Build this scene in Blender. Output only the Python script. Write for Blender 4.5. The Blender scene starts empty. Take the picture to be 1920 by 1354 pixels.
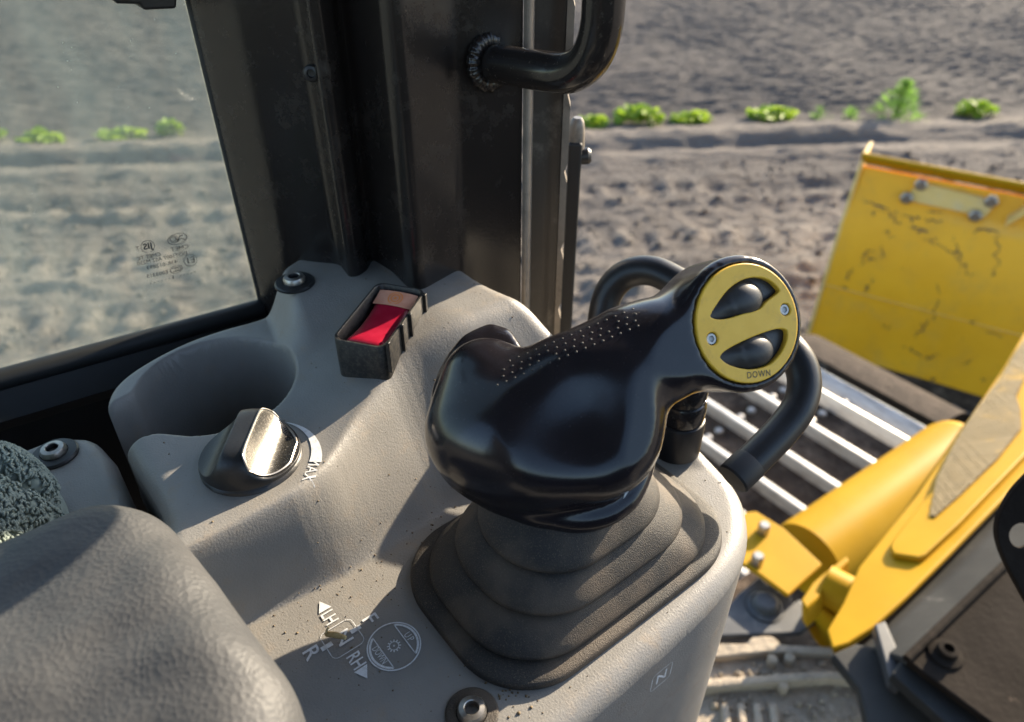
import bpy, bmesh, math, random
import numpy as np
from mathutils import Vector, Matrix
from mathutils.bvhtree import BVHTree
random.seed(7)
RNG = np.random.default_rng(11)
S = bpy.context.scene
COL = S.collection
R = math.radians

# ------------------------------------------------------------------ camera, world, sun, exposure
FPX, CX, CY = 1400.0, 960.0, 677.0            # photograph is 1920 x 1354
PITCH, YAW = R(37), R(52)
CAM = np.array([0.0, 0.0, 2.2])               # machine frame: +X right, +Y forward, +Z up, ground z = 0
cd = bpy.data.cameras.new('camera'); cam = bpy.data.objects.new('camera', cd); COL.objects.link(cam)
cam.location = CAM; cam.rotation_euler = (R(90) - PITCH, 0, YAW)
cd.sensor_width = 36; cd.lens = 36 * FPX / 1920; cd.clip_start = 0.02; cd.clip_end = 2000
cd.dof.use_dof = True; cd.dof.focus_distance = 0.40; cd.dof.aperture_fstop = 7.5
S.camera = cam
SUN_EL, SUN_AZ = R(23), R(-5.2)               # azimuth measured from +Y towards +X
W_ = bpy.data.worlds.new('World'); S.world = W_; W_.use_nodes = True
nt = W_.node_tree; bg = nt.nodes['Background']
sky = nt.nodes.new('ShaderNodeTexSky'); sky.sky_type = 'NISHITA'; sky.sun_disc = False
sky.sun_elevation = SUN_EL; sky.sun_rotation = SUN_AZ; sky.ozone_density = 1.0; sky.dust_density = 1.0; sky.air_density = 1.0
nt.links.new(sky.outputs[0], bg.inputs[0]); bg.inputs[1].default_value = 0.135
sl = bpy.data.lights.new('sun', 'SUN'); sun = bpy.data.objects.new('sun', sl); COL.objects.link(sun)
sl.energy = 5.0; sl.angle = R(0.53); sl.color = (1, 0.85, 0.64)
sd = Vector((math.sin(SUN_AZ) * math.cos(SUN_EL), math.cos(SUN_AZ) * math.cos(SUN_EL), math.sin(SUN_EL)))
sun.rotation_euler = sd.to_track_quat('Z', 'Y').to_euler(); sun.location = (0, 4, 6)
S.view_settings.view_transform = 'Standard'; S.view_settings.look = 'None'
S.view_settings.exposure = 1.55; S.view_settings.gamma = 1
S.cycles.max_bounces = 8; S.cycles.transparent_max_bounces = 12
S.cycles.use_denoising = True

# ------------------------------------------------------------------ measuring the place: rays through the photograph's pixels
fh = np.array([-math.sin(YAW), math.cos(YAW), 0]); rt = np.array([math.cos(YAW), math.sin(YAW), 0]); zz = np.array([0, 0, 1.0])
fw = fh * math.cos(PITCH) - zz * math.sin(PITCH); up = fh * math.sin(PITCH) + zz * math.cos(PITCH)
def ray(u, v): return fw + rt * (u - CX) / FPX + up * (CY - v) / FPX
def W(u, v, dz): d = ray(u, v); return CAM + d * (dz / d[2])          # point at height dz relative to the camera
def D(u, v, dep): return CAM + ray(u, v) * dep                        # point at a depth
def PL(u, v, p, n): d = ray(u, v); return CAM + d * (np.dot(np.asarray(p) - CAM, n) / np.dot(d, n))
def nrm(a): a = np.asarray(a, float); return a / np.linalg.norm(a)

# ------------------------------------------------------------------ materials
def mat(name, c1, c2=None, rough=0.5, metal=0.0, nscale=30, ndetail=6, bump=0.0, bscale=200, bdist=0.001, dust=None, dust_amt=0.5,
        dust_scale=60, dust_lo=0.5, dust_hi=0.7, rough2=None, coat=0.0, voro=0.0, vscale=300, spec=0.5, stretch=None, dust2=None, updust=None):
    m = bpy.data.materials.new(name); m.use_nodes = True
    N, L = m.node_tree.nodes, m.node_tree.links
    b = N['Principled BSDF']; tc = N.new('ShaderNodeTexCoord'); co = tc.outputs['Object']
    if stretch:
        mp = N.new('ShaderNodeMapping'); mp.inputs['Scale'].default_value = stretch; L.new(co, mp.inputs[0]); co2 = mp.outputs[0]
    else: co2 = co
    def noise(s, d=6, c=None, rg=0.6):
        n = N.new('ShaderNodeTexNoise'); n.inputs['Scale'].default_value = s; n.inputs['Detail'].default_value = d
        n.inputs['Roughness'].default_value = rg; L.new(c or co, n.inputs['Vector']); return n.outputs['Fac']
    def ramp(f, lo, hi):
        r = N.new('ShaderNodeMapRange'); r.interpolation_type = 'SMOOTHSTEP'
        r.inputs[1].default_value = lo; r.inputs[2].default_value = hi; L.new(f, r.inputs[0]); return r.outputs[0]
    def mix(f, a, bb):
        x = N.new('ShaderNodeMix'); x.data_type = 'RGBA'
        if isinstance(f, float): x.inputs[0].default_value = f
        else: L.new(f, x.inputs[0])
        for i, s in ((6, a), (7, bb)):
            if hasattr(s, 'is_linked'): L.new(s, x.inputs[i])
            else: x.inputs[i].default_value = (*s, 1)
        return x.outputs[2]
    def mul(a, k):
        x = N.new('ShaderNodeMath'); x.operation = 'MULTIPLY'; L.new(a, x.inputs[0])
        if hasattr(k, 'is_linked'): L.new(k, x.inputs[1])
        else: x.inputs[1].default_value = k
        return x.outputs[0]
    def add(a, bb):
        x = N.new('ShaderNodeMath'); x.operation = 'ADD'; L.new(a, x.inputs[0]); L.new(bb, x.inputs[1]); return x.outputs[0]
    col = mix(ramp(noise(nscale, ndetail, co2), 0.3, 0.7), c1, c2 or c1)
    rsock = None
    if dust:
        df = mul(ramp(noise(dust_scale, 8, co2, 0.75), dust_lo, dust_hi), dust_amt)
        col = mix(df, col, dust)
        if rough2 is not None:
            rr = N.new('ShaderNodeMapRange'); rr.inputs[3].default_value = rough; rr.inputs[4].default_value = rough2
            rr.inputs[2].default_value = dust_amt; L.new(df, rr.inputs[0]); rsock = rr.outputs[0]
    if dust2:
        c, sc, lo, hi, am = dust2
        col = mix(mul(ramp(noise(sc, 3, co), lo, hi), am), col, c)
    if updust:
        c, lo, hi = updust; ge = N.new('ShaderNodeNewGeometry'); sx = N.new('ShaderNodeSeparateXYZ'); L.new(ge.outputs['Normal'], sx.inputs[0])
        f_ = add(ramp(sx.outputs[2], lo, hi), mul(noise(5, 8), 0.5)); col = mix(ramp(f_, .45, 1.05), col, c)
    L.new(col, b.inputs['Base Color'])
    if rsock: L.new(rsock, b.inputs['Roughness'])
    else: b.inputs['Roughness'].default_value = rough
    b.inputs['Metallic'].default_value = metal; b.inputs['Coat Weight'].default_value = coat
    b.inputs['Coat Roughness'].default_value = 0.08; b.inputs['Specular IOR Level'].default_value = spec
    if bump or voro:
        hsum = None
        if bump: hsum = mul(noise(bscale, 5), bump)
        if voro:
            v = N.new('ShaderNodeTexVoronoi'); v.feature = 'F1'; v.inputs['Scale'].default_value = vscale
            nz = N.new('ShaderNodeTexNoise'); nz.inputs['Scale'].default_value = 90; L.new(co, nz.inputs['Vector'])
            mv = N.new('ShaderNodeMix'); mv.data_type = 'RGBA'; mv.blend_type = 'LINEAR_LIGHT'; mv.inputs[0].default_value = 0.0025
            L.new(co, mv.inputs[6]); L.new(nz.outputs['Color'], mv.inputs[7]); L.new(mv.outputs[2], v.inputs['Vector'])
            vv = mul(v.outputs['Distance'], voro); hsum = add(hsum, vv) if hsum else vv
        bn = N.new('ShaderNodeBump'); bn.inputs['Distance'].default_value = bdist; bn.inputs['Strength'].default_value = 1
        L.new(hsum, bn.inputs['Height']); L.new(bn.outputs[0], b.inputs['Normal'])
    return m

DUST = (0.30, 0.23, 0.16)
M = {}
M['console'] = mat('console_plastic', (0.205, 0.196, 0.184), (0.238, 0.227, 0.211), 0.42, nscale=25, bump=1, bscale=900, bdist=0.00025,
                   dust=DUST, dust_amt=0.5, dust_scale=55, dust_lo=0.5, dust_hi=0.78, rough2=0.75, dust2=((0.14, 0.075, 0.035), 420, 0.72, 0.78, 0.6))
M['grip'] = mat('glossy_black_plastic', (0.010, 0.009, 0.011), (0.014, 0.012, 0.015), 0.19, nscale=40, bump=0.4, bscale=600, bdist=0.00006,
                dust=(0.13, 0.10, 0.08), dust_amt=0.18, dust_scale=900, dust_lo=0.60, dust_hi=0.72, rough2=0.5)
M['rubber'] = mat('boot_rubber', (0.015, 0.0135, 0.0135), (0.022, 0.020, 0.018), 0.6, nscale=60, bump=1, bscale=1500, bdist=0.0005,
                  dust=(0.24, 0.185, 0.12), dust_amt=0.5, dust_scale=1300, dust_lo=0.52, dust_hi=0.68, dust2=((0.13, 0.095, 0.065), 22, .46, .66, .5))
M['black'] = mat('black_plastic', (0.012, 0.012, 0.013), (0.02, 0.019, 0.019), 0.38, nscale=60, bump=0.5, bscale=700, bdist=0.0002,
                 dust=(0.12, 0.10, 0.08), dust_amt=0.25, dust_scale=500, dust_lo=0.6, dust_hi=0.75)
M['guard'] = mat('dusty_black_plastic', (0.010, 0.010, 0.011), (0.016, 0.0155, 0.015), 0.42, nscale=70, bump=0.6, bscale=900, bdist=0.0002,
                 dust=(0.30, 0.25, 0.19), dust_amt=0.16, dust_scale=350, dust_lo=0.42, dust_hi=0.7)
M['paint'] = mat('dark_cab_paint', (0.012, 0.010, 0.0095), (0.016, 0.013, 0.012), 0.24, nscale=12, bump=0.6, bscale=500, bdist=0.00015,
                 dust=(0.10, 0.08, 0.07), dust_amt=0.16, dust_scale=40, dust_lo=0.5, dust_hi=0.8, rough2=0.55)
M['paintgrey'] = mat('dusty_cab_paint', (0.038, 0.033, 0.030), (0.052, 0.045, 0.039), 0.45, nscale=14, bump=0.5, bscale=500, bdist=0.0002,
                     dust=(0.22, 0.2, 0.17), dust_amt=0.4, dust_scale=25, dust_lo=0.55, dust_hi=0.7)
M['strip'] = mat('pale_edge_paint', (0.16, 0.14, 0.12), (0.22, 0.19, 0.16), 0.35, nscale=60, dust=(0.05, 0.045, 0.04), dust_amt=.5, dust_scale=90)  # paler than the pillar paint; edge strips and post cap
M['headliner'] = mat('grey_headliner', (0.13, 0.12, 0.115), (0.16, 0.15, 0.14), 0.9, nscale=20)
M['seal'] = mat('seal_rubber', (0.008, 0.008, 0.009), (0.012, 0.012, 0.013), 0.6, nscale=30)
M['handle'] = mat('gloss_tube_paint', (0.013, 0.011, 0.011), (0.018, 0.015, 0.014), 0.2, nscale=20, coat=0.3,
                  dust=(0.2, 0.17, 0.13), dust_amt=0.25, dust_scale=300, dust_lo=0.55, dust_hi=0.75, rough2=0.45)
M['leather'] = mat('armrest_leather', (0.044, 0.046, 0.049), (0.062, 0.062, 0.063), 0.6, nscale=25, bump=0.25, bscale=120, bdist=0.0005,
                   voro=0.55, vscale=430)
M['towel'] = mat('towel_cotton', (0.22, 0.265, 0.24), (0.30, 0.345, 0.31), 0.95, nscale=80, spec=0.1)
M['yellowface'] = mat('yellow_face_plastic', (0.74, 0.44, 0.035), (0.80, 0.49, 0.05), 0.42, nscale=90, bump=0.4, bscale=900, bdist=0.0001,
                      dust=(0.35, 0.2, 0.05), dust_amt=0.35, dust_scale=130, dust_lo=0.5, dust_hi=0.75)
M['yellow'] = mat('yellow_paint_sun_dimmed', (0.385, 0.212, 0.005), (0.44, 0.245, 0.008), 0.5, spec=0.12, nscale=6, bump=0.3, bscale=60, bdist=0.0005,
                  dust=(0.40, 0.25, 0.05), dust_amt=0.25, dust_scale=9, dust_lo=0.5, dust_hi=0.8, rough2=0.6)  # machine yellow, base darkened for the sunlit hood and arm
M['yellowlifted'] = mat('yellow_paint_shade_lifted', (0.84, 0.40, 0.012), (0.90, 0.445, 0.016), 0.5, spec=0.35, nscale=5, bump=0.4, bscale=40, bdist=0.001,
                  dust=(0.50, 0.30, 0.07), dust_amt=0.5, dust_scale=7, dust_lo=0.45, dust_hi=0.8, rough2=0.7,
                  dust2=((0.12, 0.06, 0.03), 34, 0.70, 0.76, 0.55), updust=((0.56, 0.46, 0.24), .36, .62))  # same machine yellow, base brightened because the blade's back is in shade
M['palepaint'] = mat('dust_faded_yellow', (0.70, 0.46, 0.12), (0.74, 0.50, 0.16), 0.6, nscale=9, dust=(0.5, 0.42, 0.28), dust_amt=0.6, dust_scale=12)
M['chrome'] = mat('worn_chrome', (0.36, 0.34, 0.31), (0.44, 0.42, 0.38), 0.25, metal=1, nscale=200, bump=0.5, bscale=300, bdist=0.0001,
                  dust=(0.04, 0.035, 0.03), dust_amt=0.4, dust_scale=900, dust_lo=0.54, dust_hi=0.7, rough2=0.5)
M['steel'] = mat('bolt_steel', (0.30, 0.28, 0.26), (0.42, 0.40, 0.37), 0.35, metal=0.9, nscale=300, dust=(0.1, 0.08, 0.06), dust_amt=0.5, dust_scale=300)
M['bar'] = mat('polished_grouser_steel', (0.50, 0.48, 0.45), (0.66, 0.64, 0.60), 0.42, metal=0.55, nscale=15, stretch=(1, 8, 8),
               dust=(0.20, 0.15, 0.11), dust_amt=0.7, dust_scale=14, dust_lo=.45, dust_hi=.7)
M['shoe'] = mat('dirty_track_shoe', (0.045, 0.032, 0.024), (0.085, 0.062, 0.046), 0.85, spec=0.06, nscale=14, bump=1, bscale=70, bdist=0.006,
                dust=(0.20, 0.15, 0.11), dust_amt=0.7, dust_scale=11, dust_lo=0.48, dust_hi=0.68, rough2=0.85)
M['wrapshade'] = mat('wrap_shadow_brown', (0.035, 0.026, 0.02), (0.06, 0.045, 0.035), .9, nscale=20, bump=1, bscale=40, bdist=.01, spec=.2)  # dark colour stands in for the blade's shadow on the track front
M['bracket'] = mat('grey_bracket_paint', (0.045, 0.048, 0.053), (0.07, 0.073, 0.077), 0.5, nscale=20, dust=(0.24, 0.22, 0.19), dust_amt=0.5, dust_scale=18)
M['dust'] = mat('dirt_caked_steel', (0.34, 0.28, 0.21), (0.42, 0.35, 0.265), 0.9, nscale=14, bump=1, bscale=60, bdist=0.006,
                dust=(0.20, 0.17, 0.14), dust_amt=0.7, dust_scale=16, dust_lo=0.5, dust_hi=0.7)
M['brown'] = mat('rusty_shade_darkened_plate', (0.014, 0.011, 0.009), (0.026, 0.021, 0.017), 0.85, spec=0.06, nscale=8, bump=0.7, bscale=80, bdist=0.002,
                 dust=(0.16, 0.12, 0.09), dust_amt=0.5, dust_scale=24, dust_lo=0.62, dust_hi=0.72)  # rusty brown, base darkened in place of shade inside the cab
M['greysheet'] = mat('grey_sheet_metal', (0.034, 0.035, 0.035), (0.052, 0.052, 0.05), 0.7, spec=0.12, nscale=9, bump=0.5, bscale=60, bdist=0.001,
                     dust=(0.28, 0.26, 0.23), dust_amt=0.5, dust_scale=20, dust_lo=0.6, dust_hi=0.75)
M['white'] = mat('white_print', (0.72, 0.74, 0.76), (0.62, 0.63, 0.64), 0.5, nscale=400, dust=(0.3, 0.27, 0.23), dust_amt=0.6, dust_scale=700)
M['inkdark'] = mat('etched_glass_ink', (0.03, 0.035, 0.035), None, 0.6)
M['red'] = mat('red_switch_plastic', (0.30, 0.008, 0.028), (0.36, 0.014, 0.04), 0.25, nscale=120, bump=0.4, bscale=300, bdist=0.0002)
M['pinklens'] = mat('pale_switch_lens', (0.62, 0.28, 0.18), (0.68, 0.34, 0.23), 0.35, nscale=200)
M['orange'] = mat('orange_print', (0.75, 0.25, 0.05), None, 0.5)
M['button'] = mat('grey_rubber_button', (0.028, 0.028, 0.031), (0.036, 0.036, 0.038), 0.45, nscale=200, bump=0.4, bscale=1200, bdist=0.0001)
M['crumb'] = mat('soil_crumb', (0.10, 0.065, 0.035), (0.22, 0.16, 0.09), 0.9, nscale=500)
M['straw'] = mat('dry_straw', (0.55, 0.42, 0.20), (0.40, 0.28, 0.12), 0.7, nscale=700)

def leaf_mat(name, c1, c2):
    m = mat(name, c1, c2, 0.5, nscale=9)
    N, L = m.node_tree.nodes, m.node_tree.links
    b = N['Principled BSDF']; out = N['Material Output']; tr = N.new('ShaderNodeBsdfTranslucent'); mx = N.new('ShaderNodeMixShader')
    src = b.inputs['Base Color'].links[0].from_socket
    L.new(src, tr.inputs[0]); mx.inputs[0].default_value = 0.5; L.new(b.outputs[0], mx.inputs[1]); L.new(tr.outputs[0], mx.inputs[2])
    L.new(mx.outputs[0], out.inputs[0]); return m
M['leaf'] = leaf_mat('weed_leaf', (0.20, 0.33, 0.03), (0.36, 0.48, 0.045))
M['leafdull'] = leaf_mat('feathery_weed_leaf', (0.13, 0.27, 0.05), (0.24, 0.40, 0.08))

def glass_mat():
    m = bpy.data.materials.new('dusty_window_glass'); m.use_nodes = True
    N, L = m.node_tree.nodes, m.node_tree.links; out = N['Material Output']; N.remove(N['Principled BSDF'])
    tr = N.new('ShaderNodeBsdfTransparent'); tr.inputs[0].default_value = (0.965, 0.99, 0.965, 1)
    df = N.new('ShaderNodeBsdfDiffuse'); df.inputs[0].default_value = (0.62, 0.66, 0.58, 1)
    tl = N.new('ShaderNodeBsdfTranslucent'); tl.inputs[0].default_value = (0.62, 0.66, 0.56, 1)
    gl = N.new('ShaderNodeBsdfGlossy'); gl.inputs['Roughness'].default_value = 0.03
    tc = N.new('ShaderNodeTexCoord')
    n1 = N.new('ShaderNodeTexNoise'); n1.inputs['Scale'].default_value = 14; n1.inputs['Detail'].default_value = 9; n1.inputs['Roughness'].default_value = 0.65
    mp = N.new('ShaderNodeMapping'); mp.inputs['Scale'].default_value = (1, 2.4, 0.7); mp.inputs['Rotation'].default_value = (0.3, 0, 0)
    L.new(tc.outputs['Object'], mp.inputs[0]); L.new(mp.outputs[0], n1.inputs['Vector'])
    n2 = N.new('ShaderNodeTexNoise'); n2.inputs['Scale'].default_value = 420; n2.inputs['Detail'].default_value = 2; L.new(tc.outputs['Object'], n2.inputs['Vector'])
    r1 = N.new('ShaderNodeMapRange'); r1.inputs[1].default_value = 0.35; r1.inputs[2].default_value = 0.75; r1.inputs[3].default_value = 0.09; r1.inputs[4].default_value = 0.26; L.new(n1.outputs[0], r1.inputs[0])
    r2 = N.new('ShaderNodeMapRange'); r2.inputs[1].default_value = 0.70; r2.inputs[2].default_value = 0.78; r2.inputs[4].default_value = 0.3; L.new(n2.outputs[0], r2.inputs[0])
    ad = N.new('ShaderNodeMath'); ad.operation = 'ADD'; L.new(r1.outputs[0], ad.inputs[0]); L.new(r2.outputs[0], ad.inputs[1])
    dm = N.new('ShaderNodeMixShader'); dm.inputs[0].default_value = 0.5; L.new(df.outputs[0], dm.inputs[1]); L.new(tl.outputs[0], dm.inputs[2])
    m1 = N.new('ShaderNodeMixShader'); L.new(ad.outputs[0], m1.inputs[0]); L.new(tr.outputs[0], m1.inputs[1]); L.new(dm.outputs[0], m1.inputs[2])
    m2 = N.new('ShaderNodeMixShader'); m2.inputs[0].default_value = 0.03; L.new(m1.outputs[0], m2.inputs[1]); L.new(gl.outputs[0], m2.inputs[2])
    L.new(m2.outputs[0], out.inputs[0]); return m
M['glass'] = glass_mat()

def grille_mat():
    m = mat('mesh_wire_paint', (0.26, 0.19, 0.085), (0.32, 0.23, 0.10), 0.6, nscale=6, dust=(0.60, 0.35, 0.04), dust_amt=0.7, dust_scale=3, dust_lo=0.5, dust_hi=0.6)
    return m
M['grille'] = grille_mat()
M['grilleback'] = mat('dusty_mesh_backing', (0.12, 0.085, 0.035), (0.17, 0.12, 0.05), .8, nscale=9, spec=.1)

def soil_mat():
    m = bpy.data.materials.new('soil'); m.use_nodes = True
    N, L = m.node_tree.nodes, m.node_tree.links; b = N['Principled BSDF']
    tc = N.new('ShaderNodeTexCoord')
    at = N.new('ShaderNodeAttribute'); at.attribute_name = 'dry'
    n1 = N.new('ShaderNodeTexNoise'); n1.inputs['Scale'].default_value = 9; n1.inputs['Detail'].default_value = 9; n1.inputs['Roughness'].default_value = 0.7
    n2 = N.new('ShaderNodeTexNoise'); n2.inputs['Scale'].default_value = 38; n2.inputs['Detail'].default_value = 9; n2.inputs['Roughness'].default_value = 0.7
    L.new(tc.outputs['Object'], n1.inputs['Vector']); L.new(tc.outputs['Object'], n2.inputs['Vector'])
    a0_ = N.new('ShaderNodeMath'); a0_.operation = 'MULTIPLY_ADD'; a0_.inputs[1].default_value = .5; L.new(n2.outputs[0], a0_.inputs[0]); h1 = N.new('ShaderNodeMath'); h1.operation = 'MULTIPLY'; h1.inputs[1].default_value = .6; L.new(n1.outputs[0], h1.inputs[0]); L.new(h1.outputs[0], a0_.inputs[2])
    a = N.new('ShaderNodeMath'); a.operation = 'ADD'; L.new(a0_.outputs[0], a.inputs[0]); L.new(at.outputs['Fac'], a.inputs[1])
    r = N.new('ShaderNodeMapRange'); r.inputs[1].default_value = 0.35; r.inputs[2].default_value = 1.25; L.new(a.outputs[0], r.inputs[0])
    mx = N.new('ShaderNodeMix'); mx.data_type = 'RGBA'; mx.inputs[6].default_value = (0.096, 0.089, 0.088, 1); mx.inputs[7].default_value = (0.30, 0.262, 0.225, 1)
    L.new(r.outputs[0], mx.inputs[0]); L.new(mx.outputs[2], b.inputs['Base Color'])
    b.inputs['Roughness'].default_value = 0.95; b.inputs['Specular IOR Level'].default_value = 0.2
    bn = N.new('ShaderNodeBump'); bn.inputs['Distance'].default_value = 0.06; L.new(n2.outputs[0], bn.inputs['Height']); L.new(bn.outputs[0], b.inputs['Normal'])
    return m
M['soil'] = soil_mat()

# ------------------------------------------------------------------ object helpers
def thing(name, loc, label, cat, group=None):
    o = bpy.data.objects.new(name, None); COL.objects.link(o); o.location = Vector(loc); o.empty_display_size = 0.02
    o['label'] = label; o['category'] = cat
    if group: o['group'] = group
    return o
def root_loc(o):
    l = Vector((0, 0, 0))
    while o: l += o.location; o = o.parent
    return l
def link(me, name, parent=None, m=None, smooth=True, angle=None):
    o = bpy.data.objects.new(name, me); COL.objects.link(o)
    if m is not None: me.materials.clear(); me.materials.append(M[m] if isinstance(m, str) else m)
    if smooth:
        me.polygons.foreach_set('use_smooth', [True] * len(me.polygons))
        if angle: me.set_sharp_from_angle(angle=R(angle))
    if parent is not None: o.parent = parent
    return o
def mesh(name, V, F, m, parent=None, smooth=True, angle=None, tags=None):
    """vertices in world coordinates, stored relative to the parent thing"""
    V = np.asarray(V, float)
    if parent is not None: V = V - np.array(root_loc(parent))
    me = bpy.data.meshes.new(name)
    if isinstance(F, np.ndarray):
        me.vertices.add(len(V)); me.vertices.foreach_set('co', V.ravel())
        k = F.shape[1]; me.loops.add(F.size); me.loops.foreach_set('vertex_index', F.ravel().astype(np.int32))
        me.polygons.add(len(F)); me.polygons.foreach_set('loop_start', np.arange(0, F.size, k, dtype=np.int32)); me.update(calc_edges=True)
        me.validate()
    else:
        me.from_pydata([tuple(v) for v in V], [], F); me.update()
    bm = bmesh.new(); bm.from_mesh(me); bmesh.ops.recalc_face_normals(bm, faces=bm.faces); bm.to_mesh(me); bm.free()
    o = link(me, name, parent, m, smooth, angle)
    if tags:
        for k_, v_ in tags.items(): o[k_] = v_
    return o
def bevel(o, w, seg=3, ang=40):
    b = o.modifiers.new('bevel', 'BEVEL'); b.width = w; b.segments = seg; b.harden_normals = True; b.limit_method = 'ANGLE'; b.angle_limit = R(ang)
    o.data.polygons.foreach_set('use_smooth', [True] * len(o.data.polygons)); return o
def catmull(P, n=8, closed=False):
    P = [np.asarray(p, float) for p in P]; out = []; k = len(P)
    for i in range(k if closed else k - 1):
        if closed: a, b, c, d = P[(i - 1) % k], P[i], P[(i + 1) % k], P[(i + 2) % k]
        else: a, b, c, d = P[max(i - 1, 0)], P[i], P[i + 1], P[min(i + 2, k - 1)]
        for j in range(n):
            t = j / n; out.append(0.5 * ((2 * b) + (c - a) * t + (2 * a - 5 * b + 4 * c - d) * t * t + (3 * b - a - 3 * c + d) * t ** 3))
    if not closed: out.append(P[-1])
    return out
def frame(t, upv=(0, 0, 1)):
    t = nrm(t); upv = np.asarray(upv, float)
    if abs(t @ upv) > 0.95: upv = np.array([1.0, 0, 0])
    a = nrm(np.cross(upv, t)); return a, np.cross(t, a)
def tube(name, P, r, m, parent, n=20, sub=8, cap=True, rounded=0.0):
    P = catmull(P, sub) if sub > 1 else [np.asarray(p, float) for p in P]
    rr = np.interp(np.linspace(0, 1, len(P)), np.linspace(0, 1, len(r)), r) if hasattr(r, '__len__') else [r] * len(P)
    rr = list(rr)
    if rounded:
        d0 = nrm(P[1] - P[0]); d1 = nrm(P[-1] - P[-2])
        P = [P[0] - d0 * rounded, P[0] - d0 * rounded * .6] + P + [P[-1] + d1 * rounded * .6, P[-1] + d1 * rounded]
        rr = [rr[0] * .55, rr[0] * .87] + rr + [rr[-1] * .87, rr[-1] * .55]
    V, F = [], []; a = None
    for i, p in enumerate(P):
        t = nrm(P[min(i + 1, len(P) - 1)] - P[max(i - 1, 0)])
        if a is None: a, b = frame(t)
        else: a = nrm(a - t * (a @ t)); b = np.cross(t, a)
        for k in range(n):
            th = 2 * math.pi * k / n; V.append(p + (a * math.cos(th) + b * math.sin(th)) * rr[i])
    for i in range(len(P) - 1):
        for k in range(n): F.append([i * n + k, i * n + (k + 1) % n, (i + 1) * n + (k + 1) % n, (i + 1) * n + k])
    if cap: F.append(list(range(n))[::-1]); F.append([(len(P) - 1) * n + k for k in range(n)])
    return mesh(name, V, F, m, parent, True, 50)
def lathe(name, c, axis, prof, m, parent, n=40, angle=35, ex=None):
    """prof: list of (radius, height along axis)"""
    axis = nrm(axis); a, b = frame(axis) if ex is None else (nrm(ex), np.cross(axis, nrm(ex)))
    c = np.asarray(c, float); V, F = [], []
    for r, h in prof:
        for k in range(n):
            th = 2 * math.pi * k / n; V.append(c + axis * h + (a * math.cos(th) + b * math.sin(th)) * max(r, 1e-6))
    for i in range(len(prof) - 1):
        for k in range(n): F.append([i * n + k, i * n + (k + 1) % n, (i + 1) * n + (k + 1) % n, (i + 1) * n + k])
    if prof[0][0] > 1e-5: F.append(list(range(n))[::-1])
    if prof[-1][0] > 1e-5: F.append([(len(prof) - 1) * n + k for k in range(n)])
    return mesh(name, V, F, m, parent, True, angle)
def prism(name, top, off, m, parent, bev=0.0, tags=None, smooth=False):
    """polygon 'top' (world points) extruded by vector 'off'"""
    top = [np.asarray(p, float) for p in top]; off = np.asarray(off, float); n = len(top)
    V = top + [p + off for p in top]
    F = [list(range(n)), [n + k for k in range(n)][::-1]] + [[k, n + k, n + (k + 1) % n, (k + 1) % n] for k in range(n)]
    o = mesh(name, V, F, m, parent, smooth, 30 if smooth else None, tags)
    if bev: bevel(o, bev)
    return o
def box(name, c, ax, ay, az, m, parent, bev=0.0):
    """half-extent vectors"""
    c = np.asarray(c, float); ax, ay, az = (np.asarray(q, float) for q in (ax, ay, az))
    return prism(name, [c - ax - ay + az, c + ax - ay + az, c + ax + ay + az, c - ax + ay + az], -2 * az, m, parent, bev)
def from_curve(cu, name, parent, m, mw):
    """a temporary filled curve or text turned to a mesh, placed by matrix mw (world)"""
    o = bpy.data.objects.new('tmp', cu); COL.objects.link(o)
    dg = bpy.context.evaluated_depsgraph_get(); me = bpy.data.meshes.new_from_object(o.evaluated_get(dg))
    bpy.data.objects.remove(o); V = np.array([mw @ v.co for v in me.vertices]); F = [list(p.vertices) for p in me.polygons]
    bpy.data.meshes.remove(me); return V, F
def text_geo(body, size, mw, align='CENTER', bold=0.0, sx=1.0, spacing=1.0):
    cu = bpy.data.curves.new('t', 'FONT'); cu.body = body; cu.size = size; cu.align_x = align; cu.align_y = 'CENTER'; cu.offset = bold
    cu.space_character = spacing; cu.resolution_u = 3
    V, F = from_curve(cu, '', None, None, mw @ Matrix.Diagonal((sx, 1, 1, 1))); bpy.data.curves.remove(cu); return V, F
def plate_geo(outer, holes, depth, bev, mw):
    cu = bpy.data.curves.new('p', 'CURVE'); cu.dimensions = '2D'; cu.fill_mode = 'BOTH'; cu.extrude = depth; cu.bevel_depth = bev; cu.bevel_resolution = 2
    for loop in [outer] + holes:
        s = cu.splines.new('POLY'); s.points.add(len(loop) - 1); s.use_cyclic_u = True
        for i, (x, y) in enumerate(loop): s.points[i].co = (x, y, 0, 1)
    V, F = from_curve(cu, '', None, None, mw); bpy.data.curves.remove(cu); return V, F
def basis(o, ex, ey):
    ex = nrm(ex); ez = nrm(np.cross(ex, ey)); ey = np.cross(ez, ex)
    return Matrix(((ex[0], ey[0], ez[0], o[0]), (ex[1], ey[1], ez[1], o[1]), (ex[2], ey[2], ez[2], o[2]), (0, 0, 0, 1)))
def merge(parts):
    V, F = [], []
    for v, f in parts:
        k = len(V); V += [np.asarray(p) for p in v]; F += [[i + k for i in q] for q in f]
    return V, F
def ring_geo(r0, r1, n, mw, sx=1.0, a0=0, a1=2 * math.pi):
    V, F = [], []; closed = abs(a1 - a0) > 6.28
    for k in range(n + (0 if closed else 1)):
        a = a0 + (a1 - a0) * k / n
        for r in (r0, r1): V.append(np.array(mw @ Vector((math.cos(a) * r * sx, math.sin(a) * r, 0))))
    for k in range(n):
        a, b = 2 * k, 2 * ((k + 1) % n if closed else k + 1); F.append([a, a + 1, b + 1, b])
    return V, F
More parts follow.
